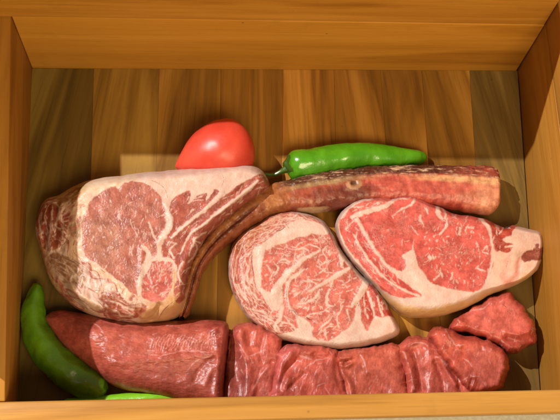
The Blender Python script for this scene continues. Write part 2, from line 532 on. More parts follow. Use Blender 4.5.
o = bpy.data.objects.new('bottom_panel', me); C.objects.link(o); o.parent = box

# the pale counter the box stands on
mt = NT('pale_counter'); cn = mt.noise(mt.coords(), 14, 5, .6); cn2 = mt.noise(mt.coords(), 240, 3, .6)
mt.set(Base_Color=mt.mix(mt.ss(cn2, .35, .7), mt.mix(cn, (.42, .42, .36), (.55, .55, .48)), (.60, .60, .54)), Roughness=.5, Normal=mt.bump(cn2, .0004, .4))
bm = bmesh.new(); bmesh.ops.create_grid(bm, x_segments=2, y_segments=2, size=.9)
me = bpy.data.meshes.new('counter_surface'); bm.to_mesh(me); bm.free(); me.materials.append(mt.m)
o = bpy.data.objects.new('counter_surface', me); C.objects.link(o); o.location = (0, 0, -.0125); tag(o, kind='structure')

MEAT = meat_material()
CREAM = (226, 194, 174)


def cut(name, label, cat, group, V, F, UV, dd, pat, leanc, lean_l, fatc, fat_l, marb, crk, regions, rest, seed=0.0, extra=None):
    base = V.mean(0); base[2] = 0.0
    root = empty(name, base); tag(root, label, cat, group)
    f = pat.ev(UV) if pat is not None else np.full(len(UV), -9.0)
    if extra is not None: f = extra(f, UV, dd)
    f = np.clip(f, -9, 9)
    at_ = {'fat': f, 'lean': blend(leanc, lean_l, UV, seed), 'fatc': blend(fatc, fat_l, UV, seed + 50),
           'marb': marb(UV) if callable(marb) else np.full(len(UV), marb), 'crack': cracks(crk, UV)}
    split_parts(root, V, F, UV, at_, MEAT, regions, rest)
    return root


def bumps(lst):
    """list of (polyline, width, height in m) -> relief function"""
    def fn(P, d):
        z = np.zeros(len(P))
        for pts, w, h in lst:
            p = smooth(A(*pts), False, 4) if np.size(pts) > 4 else A(*pts)
            lo, hi = p.min(0) - 3 * w, p.max(0) + 3 * w
            idx = np.nonzero((P[:, 0] > lo[0]) & (P[:, 0] < hi[0]) & (P[:, 1] > lo[1]) & (P[:, 1] < hi[1]))[0]
            if len(idx): z[idx] += h * np.exp(-(seg_dist(P[idx], p) / w) ** 2)
        return z
    return fn


def rim_streaks(P, d, c, seed, k=(.05, .24), wid=.15, gain=9.0):
    """thin sheets of fat that run along the rind of a cut"""
    th = np.arctan2(P[:, 1] - c[1], P[:, 0] - c[0]); s_ = th * 72
    q = np.c_[s_ * k[0], d * k[1], np.full(len(P), seed)]
    q[:, 1] += .9 * fbm(np.c_[s_ * .03, d * .05, np.full(len(P), seed + 3)], 1.0, 2)
    a = wid - np.abs(fbm(q, 1.0, 2)); b = wid * .8 - np.abs(fbm(q * [1.6, 1.7, 1] + 9.3, 1.0, 2))
    m = .06 * perlin(np.c_[P * .05, np.full(len(P), seed + 8)]) * 3
    return np.clip(np.maximum(a, b - .03) * gain + m * 3 - .25, -2, 1.3)


def P3(P): return np.c_[P, np.zeros(len(P))]

#@@TOMAHAWK
# ------------------------------------------------------------------ tomahawk steak
out = [38, 213, 41, 205, 46, 199, 55, 196, 60, 194, 72, 187, 84, 182, 100, 178, 120, 176, 140, 173, 165, 171, 190, 168.5, 215, 166, 240, 163.5, 250, 164.5, 260, 169,
       267, 178, 270, 187, 262, 194, 244, 206, 228, 219, 212, 233, 201, 247, 193, 264, 189, 282, 187, 300, 182, 313, 168, 320, 142, 323, 112, 320, 86, 312, 66, 300, 53, 285,
       45, 265, 40, 248, 36, 234, 35, 224]
tp = Pattern(9)
eye = [88, 208, 91, 201, 97, 195, 105, 190, 115, 186, 119, 189, 123, 184, 131, 181, 140, 182, 150, 186, 157, 192, 162, 200, 165, 211, 166, 220, 164, 228, 159, 237, 157, 246, 156, 256, 150, 262, 144, 264,
       141, 270, 138, 280, 137, 290, 140, 297, 131, 292, 122, 284, 113, 276, 104, 269, 95, 262, 88, 258, 83, 250, 83, 238, 82, 226, 84, 216]
tp.leanp(*eye)
right = [168.5, 217, 171, 203, 175, 197, 182, 193, 190, 190.5, 191, 196, 188, 203, 191, 203, 197, 196, 206, 193, 206, 200, 210, 197, 214, 190, 217, 189.5, 219, 192, 215, 199, 222, 197, 231, 191, 240, 184.5, 252, 178, 262, 174, 268, 180,
         269, 187, 258, 196, 245, 206, 229, 218, 213, 232, 201, 247, 193, 264, 188, 285, 184, 299, 177, 303, 174, 291, 175, 272, 172, 260, 161, 258, 161, 246, 167, 237, 170.5, 227]
tp.leanp(*right)
tp.leanp(147, 264, 152, 259, 161, 259, 171, 261, 173, 272, 172, 286, 167, 297, 159, 303, 150, 301, 143, 297, 141, 288, 143, 274)
leftlean = [36, 215, 43, 203, 50, 199, 57, 198, 64, 197, 73, 190, 81, 187, 78, 198, 71, 212, 68, 226, 64, 240, 60, 248, 52, 251, 45, 250, 40, 242, 37, 230]
tp.leanp(*leftlean)
tp.leanp(47, 256, 57, 253, 70, 259, 80, 267, 86, 278, 83, 288, 74, 283, 64, 280, 57, 272, 50, 263)
tp.leanp(98, 296, 108, 292, 118, 292, 124, 299, 132, 305, 140, 303, 147, 308, 143, 313, 135, 318, 120, 321, 107, 318, 103, 312, 108, 306, 100, 300)
tp.leanp(60, 279, 66, 291, 76, 303, 84, 308, 80, 311, 68, 302, 60, 290)
# seams of fat
for pts, w in [((165, 203, 168, 213, 170.5, 226, 165, 236, 158.5, 243), (5, 4.5, 5, 3.6, 3.6)), ((149, 222, 152, 232, 158, 242), (1.6, 2.6)), ((158.5, 241, 159, 250, 160, 259), (4, 4, 5)),
               ((142, 246, 148, 253, 148, 264, 143, 274, 140, 284, 139, 296), (1.6, 5, 8, 5, 3.5, 3)), ((146, 262, 154, 260, 162, 259, 172, 261), (4, 3, 3.4, 2.6)), ((141, 180, 153, 185, 162, 194, 167, 206), (3, 4, 5)), ((222, 192, 210, 205, 196, 217, 182, 227, 171, 239), (5, 4.5, 3.5, 3.5, 2.5)),
               ((258, 181, 245, 192, 228, 205, 213, 216, 203, 225, 193, 232, 185, 243, 181, 254), (3, 4.5, 4, 3, 2.4, 2.2, 1.6)), ((206, 232, 197, 237, 192, 246, 189, 256), (1.2, 2.4, 1.2)), ((201, 243, 194, 240, 197, 249, 189, 262), 1.6),
               ((165, 259, 172, 260, 176, 271, 175, 282), 2.4), ((176, 244, 170, 251, 174, 258), 1.6), ((183, 262, 178, 272, 182, 284), 1.8),
               ((52, 210, 51, 225, 49.5, 238, 49, 251), (1, 2.6, 2.2, 1)), ((63, 203, 58, 214, 56, 226, 62, 231, 66, 234), 2.0), ((70, 203, 62, 211, 58, 218), 1.8), ((44, 222, 40, 228, 42, 238), 1.6), ((54, 201, 60, 197, 68, 198, 77, 191), 1.6),
               ((57, 205, 62, 208, 70, 200), 1.5), ((108, 300, 118, 303, 130, 309, 140, 309), (1, 2, 1.5)), ((103, 309, 116, 311, 122, 316, 133, 315), 1.8), ((112, 295, 118, 299, 126, 304), 1.5), ((60, 266, 70, 274, 79, 281), 1.1), ((50, 258, 62, 263, 74, 272, 84, 284), (.6, 1.8, 1.2)), ((54, 268, 66, 280, 76, 285), (.6, 1.6, .8)), ((62, 258, 74, 264, 82, 272), (.5, 1.5, .7)), ((42, 212, 41, 222), (.6, 1.4)), ((64, 206, 61, 218, 66, 226), (.8, 2, 1)), ((48, 204, 56, 201, 64, 200, 74, 194), (.8, 1.8, .8))]:
    tp.fat(pts, w)
ea = lambda p: math.atan2(p[1] - 240, p[0] - 120) + 1.3
squiggles(tp, eye, 50, (2, 8), (.05, .55), lambda p: 1.2 + .4 * math.sin(p[0] * .1), .7, .5, 11)
squiggles(tp, (118, 205, 150, 215, 150, 240, 140, 255, 125, 260, 118, 235), 14, (5, 12), (.3, 1.1), 1.45, .35, .3, 12)
squiggles(tp, (147, 264, 152, 259, 171, 261, 173, 272, 167, 297, 155, 302, 143, 297, 142, 280), 75, (3, 9), (.4, 1.2), lambda p: math.atan2(p[1] - 300, p[0] - 154), .35, .3, 13)
squiggles(tp, right, 60, (4, 14), (.2, 1.0), 2.4, .3, .35, 14)
squiggles(tp, leftlean, 10, (4, 10), (.5, 1.2), 1.5, .5, .4, 15)
t_lean = [(right, (166, 86, 72), 4, 1), ((147, 264, 152, 259, 171, 261, 173, 272, 167, 297, 155, 302, 143, 297, 142, 280), (196, 102, 94), 2, 1), (leftlean, (146, 72, 52), 4, 1),
          ((56, 202, 66, 197, 80, 186, 82, 192, 70, 204, 62, 208), (160, 122, 72), 3, .85), ((44, 254, 57, 250, 70, 258, 80, 265, 88, 278, 85, 290, 74, 285, 60, 278), (168, 128, 100), 3, 1),
          ((98, 292, 118, 290, 146, 305, 140, 320, 105, 322, 98, 305), (160, 84, 64), 3, 1), ((84, 220, 100, 215, 118, 225, 122, 250, 110, 268, 90, 256), (178, 124, 104), 8, .6), ((180, 280, 190, 262, 204, 244, 214, 232, 202, 262, 190, 300), (150, 78, 50), 4, .8)]
t_fat = [((30, 238, 42, 240, 50, 268, 66, 296, 90, 312, 80, 320, 50, 300, 32, 262), (212, 166, 112), 5, 1), ((70, 200, 82, 186, 90, 205, 80, 262, 66, 246), (228, 190, 158), 4, 1), ((69, 228, 75, 222, 81, 217, 81, 237, 76, 237), (168, 134, 100), 1.6, .9),
         ((72, 288, 80, 294, 96, 303, 106, 308, 100, 316, 84, 306), (232, 194, 158), 3, 1), ((138, 304, 168, 298, 184, 296, 184, 318, 150, 326, 136, 318), (208, 156, 104), 4, .9), ((170, 268, 178, 280, 178, 304, 168, 308), (222, 168, 112), 3, .7),
         ((54, 190, 84, 180, 92, 184, 84, 192, 60, 200), (206, 178, 110), 4, .9), ((84, 180, 122, 174, 140, 180, 118, 188, 96, 194), (234, 208, 172), 4, .8), ((92, 262, 140, 296, 128, 298, 96, 272), (240, 196, 160), 3, .8)]
t_crk = [((69, 234, 66, 241, 62, 246, 60, 251), 0.48), ((62, 255, 72, 259, 80, 264, 88, 270), 0.60), ((90, 270, 97, 272, 100, 279, 102, 287), 0.66), ((84, 286, 94, 290, 104, 291), 0.36), ((221, 171, 224, 180, 220, 190), 0.15), ((155, 199, 152, 206, 152, 212), 0.42),
         ((150, 180, 158, 183, 165, 189, 168, 198), 0.21), ((160, 306, 152, 316), 0.66), ((173, 302, 164, 310, 158, 320), 0.60), ((58, 202, 56, 205), 0.72), ((98, 301, 105, 309, 104, 316), 0.48), ((196, 222, 190, 230), 0.24), ((66, 291, 76, 302, 88, 309), 0.42)]
rel_t = bumps([((72, 289, 82, 296, 96, 304, 104, 308), 5, .0032), ((62, 282, 72, 296, 84, 307), 3.5, -.0025), ((69, 234, 60, 251), 3, -.0016), ((62, 255, 80, 264, 100, 279), 2.6, -.002), ((52, 208, 50, 250), 3, .0016), ((62, 203, 58, 222, 66, 235), 3, .0015),
               ((46, 225, 44, 245), 3, -.002), ((56, 205, 56, 240), 2.5, -.0018), ((75, 215, 72, 240), 6, .0018), ((222, 193, 196, 217, 172, 238), 3, .0009), ((258, 182, 228, 205, 195, 231), 3, .0011), ((244, 187, 214, 212), 3, -.0013), ((260, 186, 225, 214, 200, 240), 3.5, -.0012),
               ((142, 250, 140, 285), 3, .0008), ((166, 205, 171, 226, 158, 243), 3, .0009), ((104, 300, 140, 312), 3.5, -.0016), ((103, 309, 133, 315), 3, .0012), ((36, 232, 42, 250), 3, .003), ((160, 306, 152, 320), 3, -.003), ((122, 178, 118, 189), 3, -.0006)])


side = [20, 185, 60, 193, 76, 190, 82, 198, 88, 208, 84, 216, 82, 226, 83, 238, 83, 250, 88, 258, 104, 269, 122, 284, 140, 297, 150, 304, 150, 335, 80, 335, 20, 280]


def relief_t(P, d):
    return 1.5 * rel_t(P, d) + .0014 * fbm(P3(P), .05, 3, 2.0) - .0035 * np.abs(fbm(P3(P) * [1, .7, 1], .07, 3, 92.0)) * sstep(-2, 6, poly_sd(P, smooth(A(*side), True, 2))) * sstep(4, -4, poly_sd(P, smooth(A(*eye), True, 2))) + .00022 * fbm(P3(P), .5, 2, 7.0)


def ztop_t(P): return .060 - .012 * sstep(90, 36, P[:, 0]) - .004 * sstep(290, 325, P[:, 1]) - .006 * sstep(215, 272, P[:, 0])
def rnd_t(P): return 9 + 16 * sstep(95, 50, P[:, 0]) + 10 * sstep(285, 322, P[:, 1])


V, F, UV, dd, nth = slab(out, (128, 240), ztop_t, .026, rnd_t, 1000, 300, relief=relief_t, tuck=.92)
cap = [30, 190, 60, 188, 84, 176, 140, 166, 245, 156, 275, 172, 262, 174, 252, 178, 240, 184.5, 231, 191, 222, 197, 215, 199, 219, 192, 217, 189.5, 214, 190, 210, 197, 206, 200, 206, 193, 197, 196, 191, 203, 188, 203, 191, 196, 190, 190.5, 182, 193, 175, 197, 170, 205,
       164, 203, 157, 192, 150, 186, 140, 182, 131, 181, 123, 184, 119, 189, 115, 186, 105, 190, 97, 195, 91, 201, 82, 198, 76, 190, 58, 197]
def side_fat(f, P, d):
    w = sstep(-1, 5, poly_sd(P, smooth(A(*side), True, 3))) * (1 - sstep(-1, 4, poly_sd(P, smooth(A(*eye), True, 3))))
    r = rim_streaks(P, d, (128, 240), 6.0, (.030, .085), .2, 5.0)
    lean_in = np.minimum(f, np.where((r > .25), 1.2 - 2.2 * r, 6)); fat_in = np.maximum(f, rim_streaks(P, d, (128, 240), 16.0, (.035, .10), .06, 9.0))
    g = np.where(f > 0, lean_in, fat_in)
    return np.where(w > .4, g, f)


tomahawk = cut('tomahawk_steak', 'thick raw bone-in steak with a long rib bone, left of the other steaks', 'steak', None, V, F, UV, dd, tp, (176, 106, 92), t_lean, CREAM, t_fat,
               lambda P: np.where(P[:, 0] < 84, .1, .25), t_crk, [('fat_cap', [cap]), ('rib_eye_muscle', [eye]), ('dried_edge', [side])], 'rib_muscle', 0.0, side_fat)

# rib bone: curved along the meat, then straight to the right
top_e = smooth(A(176, 318, 180, 306, 184, 288, 189, 268, 200, 247, 216, 228, 238, 208, 256, 194, 270, 186, 286, 182, 310, 176, 340, 171, 370, 168, 400, 166.5, 430, 166, 460, 166.5, 484, 167, 493, 169, 497, 173), False, 6)
bot_e = smooth(A(188, 319, 192, 308, 197, 292, 202, 276, 211, 261, 226, 246, 246, 231, 264, 220, 278, 214, 294, 212, 315, 212, 342, 209, 370, 206, 400, 205, 430, 207, 460, 210, 484, 214, 493, 213, 498, 207), False, 6)
NB, MB_ = 620, 120
te, be = resample(top_e, NB, False), resample(bot_e, NB, False)
mid = (te + be) / 2; hv = (te - be) / 2
s = np.linspace(0, 1, NB); endr = np.clip((1 - s) / .016, 0, 1); endr = np.sqrt(1 - (1 - endr) ** 2) * .35 + .65
endl = np.clip(s / .03, 0, 1); endl = np.sqrt(1 - (1 - endl) ** 2) * .6 + .4
phi = np.linspace(0, 2 * PI, MB_, endpoint=False)
hz = np.interp(s, [0, .3, .5, .8, 1], [.019, .020, .0175, .0165, .0165]) * endr * endl
zc = np.interp(s, [0, .3, .5, 1], [.0205, .021, .0185, .0172])
Wm = at(mid[:, 0], mid[:, 1], zc); Wh = at(te[:, 0], te[:, 1], zc) - Wm
cs = np.sign(np.cos(phi)) * np.abs(np.cos(phi)) ** .68; sn = np.sign(np.sin(phi)) * np.abs(np.sin(phi)) ** .64
V = Wm[:, None] + Wh[:, None] * (cs[None, :, None] * (endr * endl)[:, None, None]) * .97 + up * (hz[:, None] * sn[None])[..., None]
UV = (mid[:, None] + hv[:, None] * cs[None, :, None]).reshape(-1, 2)
lat = np.tile(cs, (NB, 1)).ravel(); ss_ = np.repeat(s, MB_); V = V.reshape(-1, 3)
nn = vert_normals(V, grid_faces(NB, MB_, True))
crust = sstep(.30, .52, lat + .10 * fbm(P3(UV), .06, 2, 1.0)) * sstep(268, 290, UV[:, 0])
amp = .0010 * fbm(P3(UV), .14, 3, 33.0) + .0009 * fbm(np.c_[UV[:, 0] * .05, UV[:, 1] * .12, lat], 1.0, 3, 4.0) + crust * .0011 * fbm(np.c_[UV[:, 0] * .16, UV[:, 1] * .5, lat], 1.0, 3, 9.0)
gro = -.0024 * np.exp(-((lat + .12) / .16) ** 2) * sstep(265, 235, UV[:, 0]) - .0016 * np.exp(-((lat - .28) / .08) ** 2) * sstep(280, 320, UV[:, 0])
kn = np.hypot((UV[:, 0] - 351.5) / 1.35, UV[:, 1] - 188.5) * 1.25 + .5 * fbm(P3(UV), .2, 2, 5.0)
gro = gro + .0009 * np.exp(-((kn - 4.4) / 1.6) ** 2) - .0024 * np.exp(-(kn / 3.2) ** 2)
F = grid_faces(NB, MB_, True)
cen = V.reshape(NB, MB_, 3).mean(1).repeat(MB_, 0)
if np.mean(np.sum(nn * (V - cen), 1)) < 0: nn = -nn; F = F[:, ::-1]
V = V + nn * (amp + gro)[:, None]; V[:, 2] = np.maximum(V[:, 2], .0006)
# closed ends
for row, flip in ((0, False), (NB - 1, True)):
    ring = np.arange(MB_) + row * MB_; c0 = len(V)
    V = np.vstack([V, V[ring].mean(0)]); UV = np.vstack([UV, UV[ring].mean(0)]); lat = np.r_[lat, 0]; crust = np.r_[crust, 0]; kn = np.r_[kn, 99]
    q = np.stack([ring, np.roll(ring, -1), np.full(MB_, c0), np.full(MB_, c0)], 1)
    F = np.vstack([F, q[:, [0, 1, 2, 2]] if not flip else q[:, [1, 0, 2, 2]]])
tri = F[:, 2] == F[:, 3]
u = UV[:, 0]
nz = fbm(np.c_[UV * .04, lat], 1.0, 3, 3.0); nzs = fbm(np.c_[u * .07, UV[:, 1] * .6, lat * 2], 1.0, 3, 8.0)
col = np.tile(lin((176, 112, 66)), (len(V), 1))
def lay(w, c):
    global col
    w = np.clip(w, 0, 1)[:, None]; col = col * (1 - w) + lin(c) * w
lay(sstep(.15, -.1, lat + .3 * nz) * sstep(275, 245, u), (120, 56, 34))
lay(sstep(-.45, -.65, lat + .2 * nz) * sstep(275, 245, u), (158, 88, 54))
lay(sstep(272, 300, u), (164, 80, 60)); lay(sstep(335, 365, u + 20 * nz), (196, 92, 78)); lay(sstep(385, 360, u) * sstep(300, 330, u) * sstep(.1, -.3, lat + .4 * nz), (126, 60, 44))
lay(sstep(445, 470, u + 26 * nz), (214, 142, 110)); lay(sstep(390, 440, u) * sstep(.02, .14, lat + .1 * nz) * sstep(.4, .3, lat), (224, 172, 124))
lay(sstep(.1, .2, lat + .1 * nz) * sstep(272, 300, u) * sstep(400, 330, u), (168, 136, 96))
lay(crust, (84, 42, 30)); lay(crust * sstep(430, 470, u), (150, 70, 54))
lay(sstep(2.6, 1.6, np.abs(kn - 5.4) + 1.2 * nzs), (176, 128, 92)); lay(sstep(4.0, 3.0, kn), (92, 54, 32))
fatb = np.where(crust > .5, 2.8 * nzs - .95, -6); fatb = np.maximum(fatb, 2.0 * nz - 1.0 + 2.0 * sstep(-.85, -.98, lat) - 6 * (1 - sstep(285, 300, u) * sstep(350, 320, u)))
fatb = np.maximum(fatb, 1.5 * fbm(np.c_[u * .03, lat * 4, lat], 1.0, 2, 6.0) - 1.3)
crk = cracks([((244.5, 217, 246, 217.5), 2.0), ((264, 203.5, 266, 203), 2.0), ((270, 190, 269, 199, 266, 204), .7)], UV)
crk = np.maximum(crk, np.where(crust > .5, -3.2 * nzs - 1.1, -9))
att = {'fat': fatb, 'lean': col, 'fatc': np.tile(lin((222, 184, 142)), (len(V), 1)), 'marb': np.full(len(V), .15), 'crack': crk}
make_mesh('rib_bone', V, F[~tri], MEAT, tomahawk, att)
bpy.data.objects['rib_bone'].data.validate()

#@@RIBEYE
# ------------------------------------------------------------------ rib-eye steak
rb = [258, 222, 268, 215.5, 280, 211.5, 292, 210.5, 304, 212.5, 315, 216.5, 324, 222, 330, 230, 334, 236, 339, 247, 347, 258, 357, 270, 366, 279, 374, 286, 381, 295, 388, 305, 394, 317, 399.5, 328, 397.5, 335, 386, 341, 370, 345.5, 350, 349, 330, 349.5, 310, 346.5, 291, 342, 275, 337, 264, 330.5, 252, 321,
      243, 311, 236, 299, 231, 287, 228.5, 272, 229, 256, 233, 243, 240, 234, 248, 227]
rp = Pattern(-9)
F3 = (272, 337, 284, 333.5, 296, 330, 298, 322, 296, 315, 303, 318, 310, 322, 312, 328, 312, 334, 318, 340, 328, 341, 336, 337, 342, 331.5, 349, 328, 353, 320, 356, 308, 358, 300, 361, 308, 361, 318, 364, 327, 368, 331, 371, 322, 376, 316, 383, 318, 391, 315, 397, 320, 404, 330, 397, 342, 365, 352, 340, 356, 300, 350, 270, 342)
rp.fatp(*F3)
rp.fatp(298, 219.5, 308, 220, 318, 222.5, 326, 226.5, 330, 232, 324, 235, 314, 234, 305, 236.5, 297, 238, 288, 242, 275, 246.5, 264, 250, 258, 248, 262, 243, 274, 234, 286, 225)
rp.fatp(252, 251, 257, 246, 264, 249, 262.5, 262, 261.5, 275, 261, 291, 258, 290, 255, 282, 253, 268)
rp.fatp(260, 288, 270, 292, 279, 288, 283, 294, 282, 306, 277, 311, 270, 309, 264, 300)
for pts, w in [((276, 292, 281, 282, 287, 274, 295, 267, 303, 259, 312, 255, 320, 250, 317, 246), (10, 7, 6, 5, 4.5, 3, 2, 1)), ((304, 269, 296, 275, 289, 281, 287, 290, 287.5, 302, 291, 309, 297, 316, 299, 327), (1.5, 4, 4, 3, 3, 3, 3)), ((271, 300, 281, 306, 281, 317, 275, 325, 276, 331), (8, 4, 3, 2.4)),
               ((355, 266, 346, 270, 337, 275, 326, 282, 315, 288, 308, 292), (1.4, 3.6, 5, 4, 3.4, 1.4)), ((333, 278, 331, 286), 1.8), ((309, 280, 317, 284), 1.6), ((320, 290, 316, 297, 309, 302, 298, 304.5), (1.4, 2.8, 2.6, 1.6)), ((330, 289, 327, 296, 327, 304, 333, 307), (1.2, 3, 3, 1.2)), ((341, 246, 342.5, 255, 342, 265), (3.5, 8.5, 3)),
               ((326, 268, 320, 272.5), 2.0), ((366, 281, 362, 291, 356, 300, 352, 306), (7, 7, 6, 3)), ((282, 322, 291, 324, 296, 331), 2), ((263, 316, 274, 322, 280, 331), 1.8), ((343, 285, 350, 280), 1.2), ((343, 306, 337, 318, 339, 328), 1.4), ((333, 317, 325, 324, 319, 330), (1.2, 2.2, 1.2)), ((325, 330, 327, 340), 1.8), ((347, 310, 350, 320), 1.6),
               ((273, 262, 278, 268, 274, 276), (1, 2.4, 1.2)), ((279, 262, 284, 259, 290, 262), (1, 2.2, 1.4)), ((270, 279, 274, 272), 1.3), ((295, 250, 303, 248, 309, 251), (1, 2.4, 1)), ((310, 245, 318, 247), 1.6), ((328, 246, 322, 252, 327, 258), 1.6), ((300, 292, 294, 297), 1.2), ((305, 318, 312, 313, 322, 314), (.8, 1.8, .8)),
               ((332, 232, 334.5, 242, 342, 255, 352, 267, 362, 278), (1.5, 2, 2.4, 3, 4)), ((378, 296, 380, 308, 384, 316), 2.2), ((368, 292, 372, 304, 374, 316), 2.2), ((384, 300, 388, 309), 1.8), ((364, 296, 365, 308, 368, 318), 1.4)]:
    rp.fat(pts, w)
# outer muscle: streaks running along the rind
ro = smooth(A(*rb), True, 4); rc = np.array([305, 283.])
rr = np.random.default_rng(21)
for k in range(105):
    i0 = int(rr.integers(0, len(ro))); x, y = ro[i0]
    if (x > 330) or (y > 322 and x > 268): continue
    dep = (2.5 + 22 * rr.random()) if x < 262 else (2.5 + 13 * rr.random())
    L = int(3 + 7 * rr.random()); pts = []; dd_ = dep
    for j in range(L):
        p = ro[(i0 + j) % len(ro)]; dn = (rc - p) / np.linalg.norm(rc - p); dd_ += rr.normal() * 1.3; pts.append(p + dn * max(dd_, 1.5))
    w_ = .7 + 1.5 * rr.random() ** 1.6; rp.ops.append(('s', np.array(pts), w_ * np.interp(np.linspace(0, 1, L), [0, .4, 1], [.4, 1, .4])))
eyer = (266, 252, 290, 243, 315, 236, 330, 237, 338, 252, 352, 268, 362, 285, 354, 303, 350, 326, 336, 336, 322, 339, 313, 330, 298, 314, 290, 305, 290, 288, 282, 283, 270, 288, 264, 288)
squiggles(rp, eyer, 250, (2.5, 11), (.4, 1.6), 2.6, .8, .7, 22)
squiggles(rp, (258, 222, 292, 211, 324, 222, 326, 226, 298, 218, 262, 240), 18, (4, 10), (.8, 2), 2.7, .6, .5, 23)
squiggles(rp, (360, 290, 376, 290, 392, 312, 384, 317, 362, 316), 14, (3, 9), (.7, 1.6), 1.3, .5, .5, 24)
squiggles(rp, (240, 300, 262, 300, 290, 318, 294, 330, 270, 332, 250, 318), 22, (4, 11), (.8, 1.9), .9, .4, .5, 25)
# white skin of the rind
m_ = [p for p in ro]
rp.ops.append(('s', np.array([p for p in np.vstack([ro[-60:], ro[:60]])]), np.full(120, 2.2)))
r_lean = [((258, 222, 292, 210, 326, 222, 328, 228, 298, 219, 270, 236, 254, 250, 254, 285, 272, 310, 294, 332, 268, 332, 240, 306, 228, 276, 230, 250), (190, 98, 84), 4, 1), ((360, 288, 376, 286, 396, 318, 384, 320, 362, 318), (186, 66, 56), 4, .9), ((232, 246, 244, 230, 262, 219, 268, 226, 250, 240, 238, 256), (158, 84, 48), 4, .75)]
r_fat = [((260, 338, 300, 345, 340, 351, 385, 343, 402, 330, 404, 350, 330, 362, 262, 348), (236, 192, 132), 3.5, .9), ((370, 318, 384, 314, 398, 322, 392, 334, 372, 332), (240, 192, 170), 6, .7), ((232, 246, 250, 228, 276, 214, 290, 214, 262, 232, 240, 254), (214, 156, 112), 4, .6)]
r_crk = [((264, 242, 268, 239), .9), ((270, 237.5, 274, 235), .9), ((276, 231, 281, 230, 286, 226), .9), ((253, 248, 257, 244), .7), ((289, 228, 286, 223, 289, 221), .4), ((306.5, 317, 309, 319, 312, 320), 1.1), ((290, 310, 294, 311, 297, 315), .6), ((357.5, 303, 359, 306), 1.5), ((288, 284, 286.5, 295, 288, 306), .35), ((329, 230, 330, 234), .9), ((253, 252, 252, 262, 254, 274), .5)]
rel_r = bumps([((276, 292, 295, 267, 312, 255), 4, .0008), ((289, 281, 287.5, 302, 298, 322), 3, .0008), ((355, 266, 326, 282, 309, 291), 3, .0007), ((341, 246, 342, 264), 4, .0007), ((366, 281, 352, 306), 4, .0008), ((300, 340, 340, 346, 384, 336), 8, .0014), ((262, 244, 262, 288), 4, .0008), ((264, 248, 298, 230, 326, 230), 5, .0009), ((306, 317, 312, 320), 2, -.001), ((366, 292, 374, 316), 3, -.0011), ((240, 240, 240, 290, 262, 318), 4, -.0008)])
V, F, UV, dd, nth = slab(rb, (305, 284), lambda P: .0295 + .0015 * sstep(260, 320, P[:, 0]), .012, lambda P: 4.5 + 4.5 * sstep(320, 345, P[:, 1]), 900, 260, relief=lambda P, d: rel_r(P, d) + .0011 * fbm(P3(P), .045, 3, 12.0) + .00025 * fbm(P3(P), .5, 2, 17.0), tuck=.95)
spin = [220, 215, 258, 214, 292, 204, 328, 216, 334, 230, 326, 227, 318, 222.5, 298, 219.5, 286, 225, 274, 234, 262, 243, 256, 247, 252, 251, 253, 268, 255, 282, 260, 292, 266, 303, 276, 312, 284, 320, 296, 330, 284, 333, 270, 338, 240, 325, 215, 280]
def spin_fat(f, P, d):
    w = sstep(-3, 2, poly_sd(P, smooth(A(*spin), True, 3)))
    return np.maximum(f, np.where(w > 0, rim_streaks(P, d, (305, 284), 2.0, (.045, .22), .095) - 2.5 * (1 - w), -9))


cut('ribeye_steak', 'round boneless steak with swirled white marbling, in the middle of the box', 'steak', None, V, F, UV, dd, rp, (200, 108, 96), r_lean, CREAM, r_fat, .5, r_crk,
    [('fat_cap', [F3]), ('outer_muscle', [spin])], 'eye_muscle', 3.0, spin_fat)

# ------------------------------------------------------------------ strip steak
sb = [335.5, 226, 338, 217, 345, 208, 355, 200.5, 368, 197, 385, 197, 395, 198, 401, 195, 412, 196, 422, 199, 432, 204, 441, 207, 450, 212, 460, 215, 475, 216.5, 488, 220, 498, 225, 506, 228, 513, 225, 521, 227, 534, 230, 541, 233, 544, 241, 543.5, 252, 541, 263, 535, 272, 525, 280, 511, 287, 495, 293, 481, 300, 466, 308, 450, 313.5, 430, 317, 414, 317, 401, 313.5, 391, 306, 382, 296, 374, 286, 365, 276, 355, 265, 346, 253, 339, 241]
sp = Pattern(-9)
FL = (374, 285, 385, 292, 397, 297, 408, 298, 421, 296, 418, 292, 408, 285, 400, 279, 393, 272, 402, 271.5, 406, 267, 405, 260, 402, 256, 408, 252, 414, 250, 416, 258, 421, 269, 428, 279, 437, 285, 450, 289, 465, 291.5, 474, 292, 481, 289, 486, 282, 491, 271, 493, 262, 492.5, 250, 492, 243, 496, 251, 502, 252, 508, 253, 511.5, 249, 513, 244, 506, 242, 503, 239, 506, 236.5, 511, 235, 514, 229, 520, 226, 550, 228, 552, 262, 520, 304, 420, 330, 372, 306)
sp.fatp(*FL)
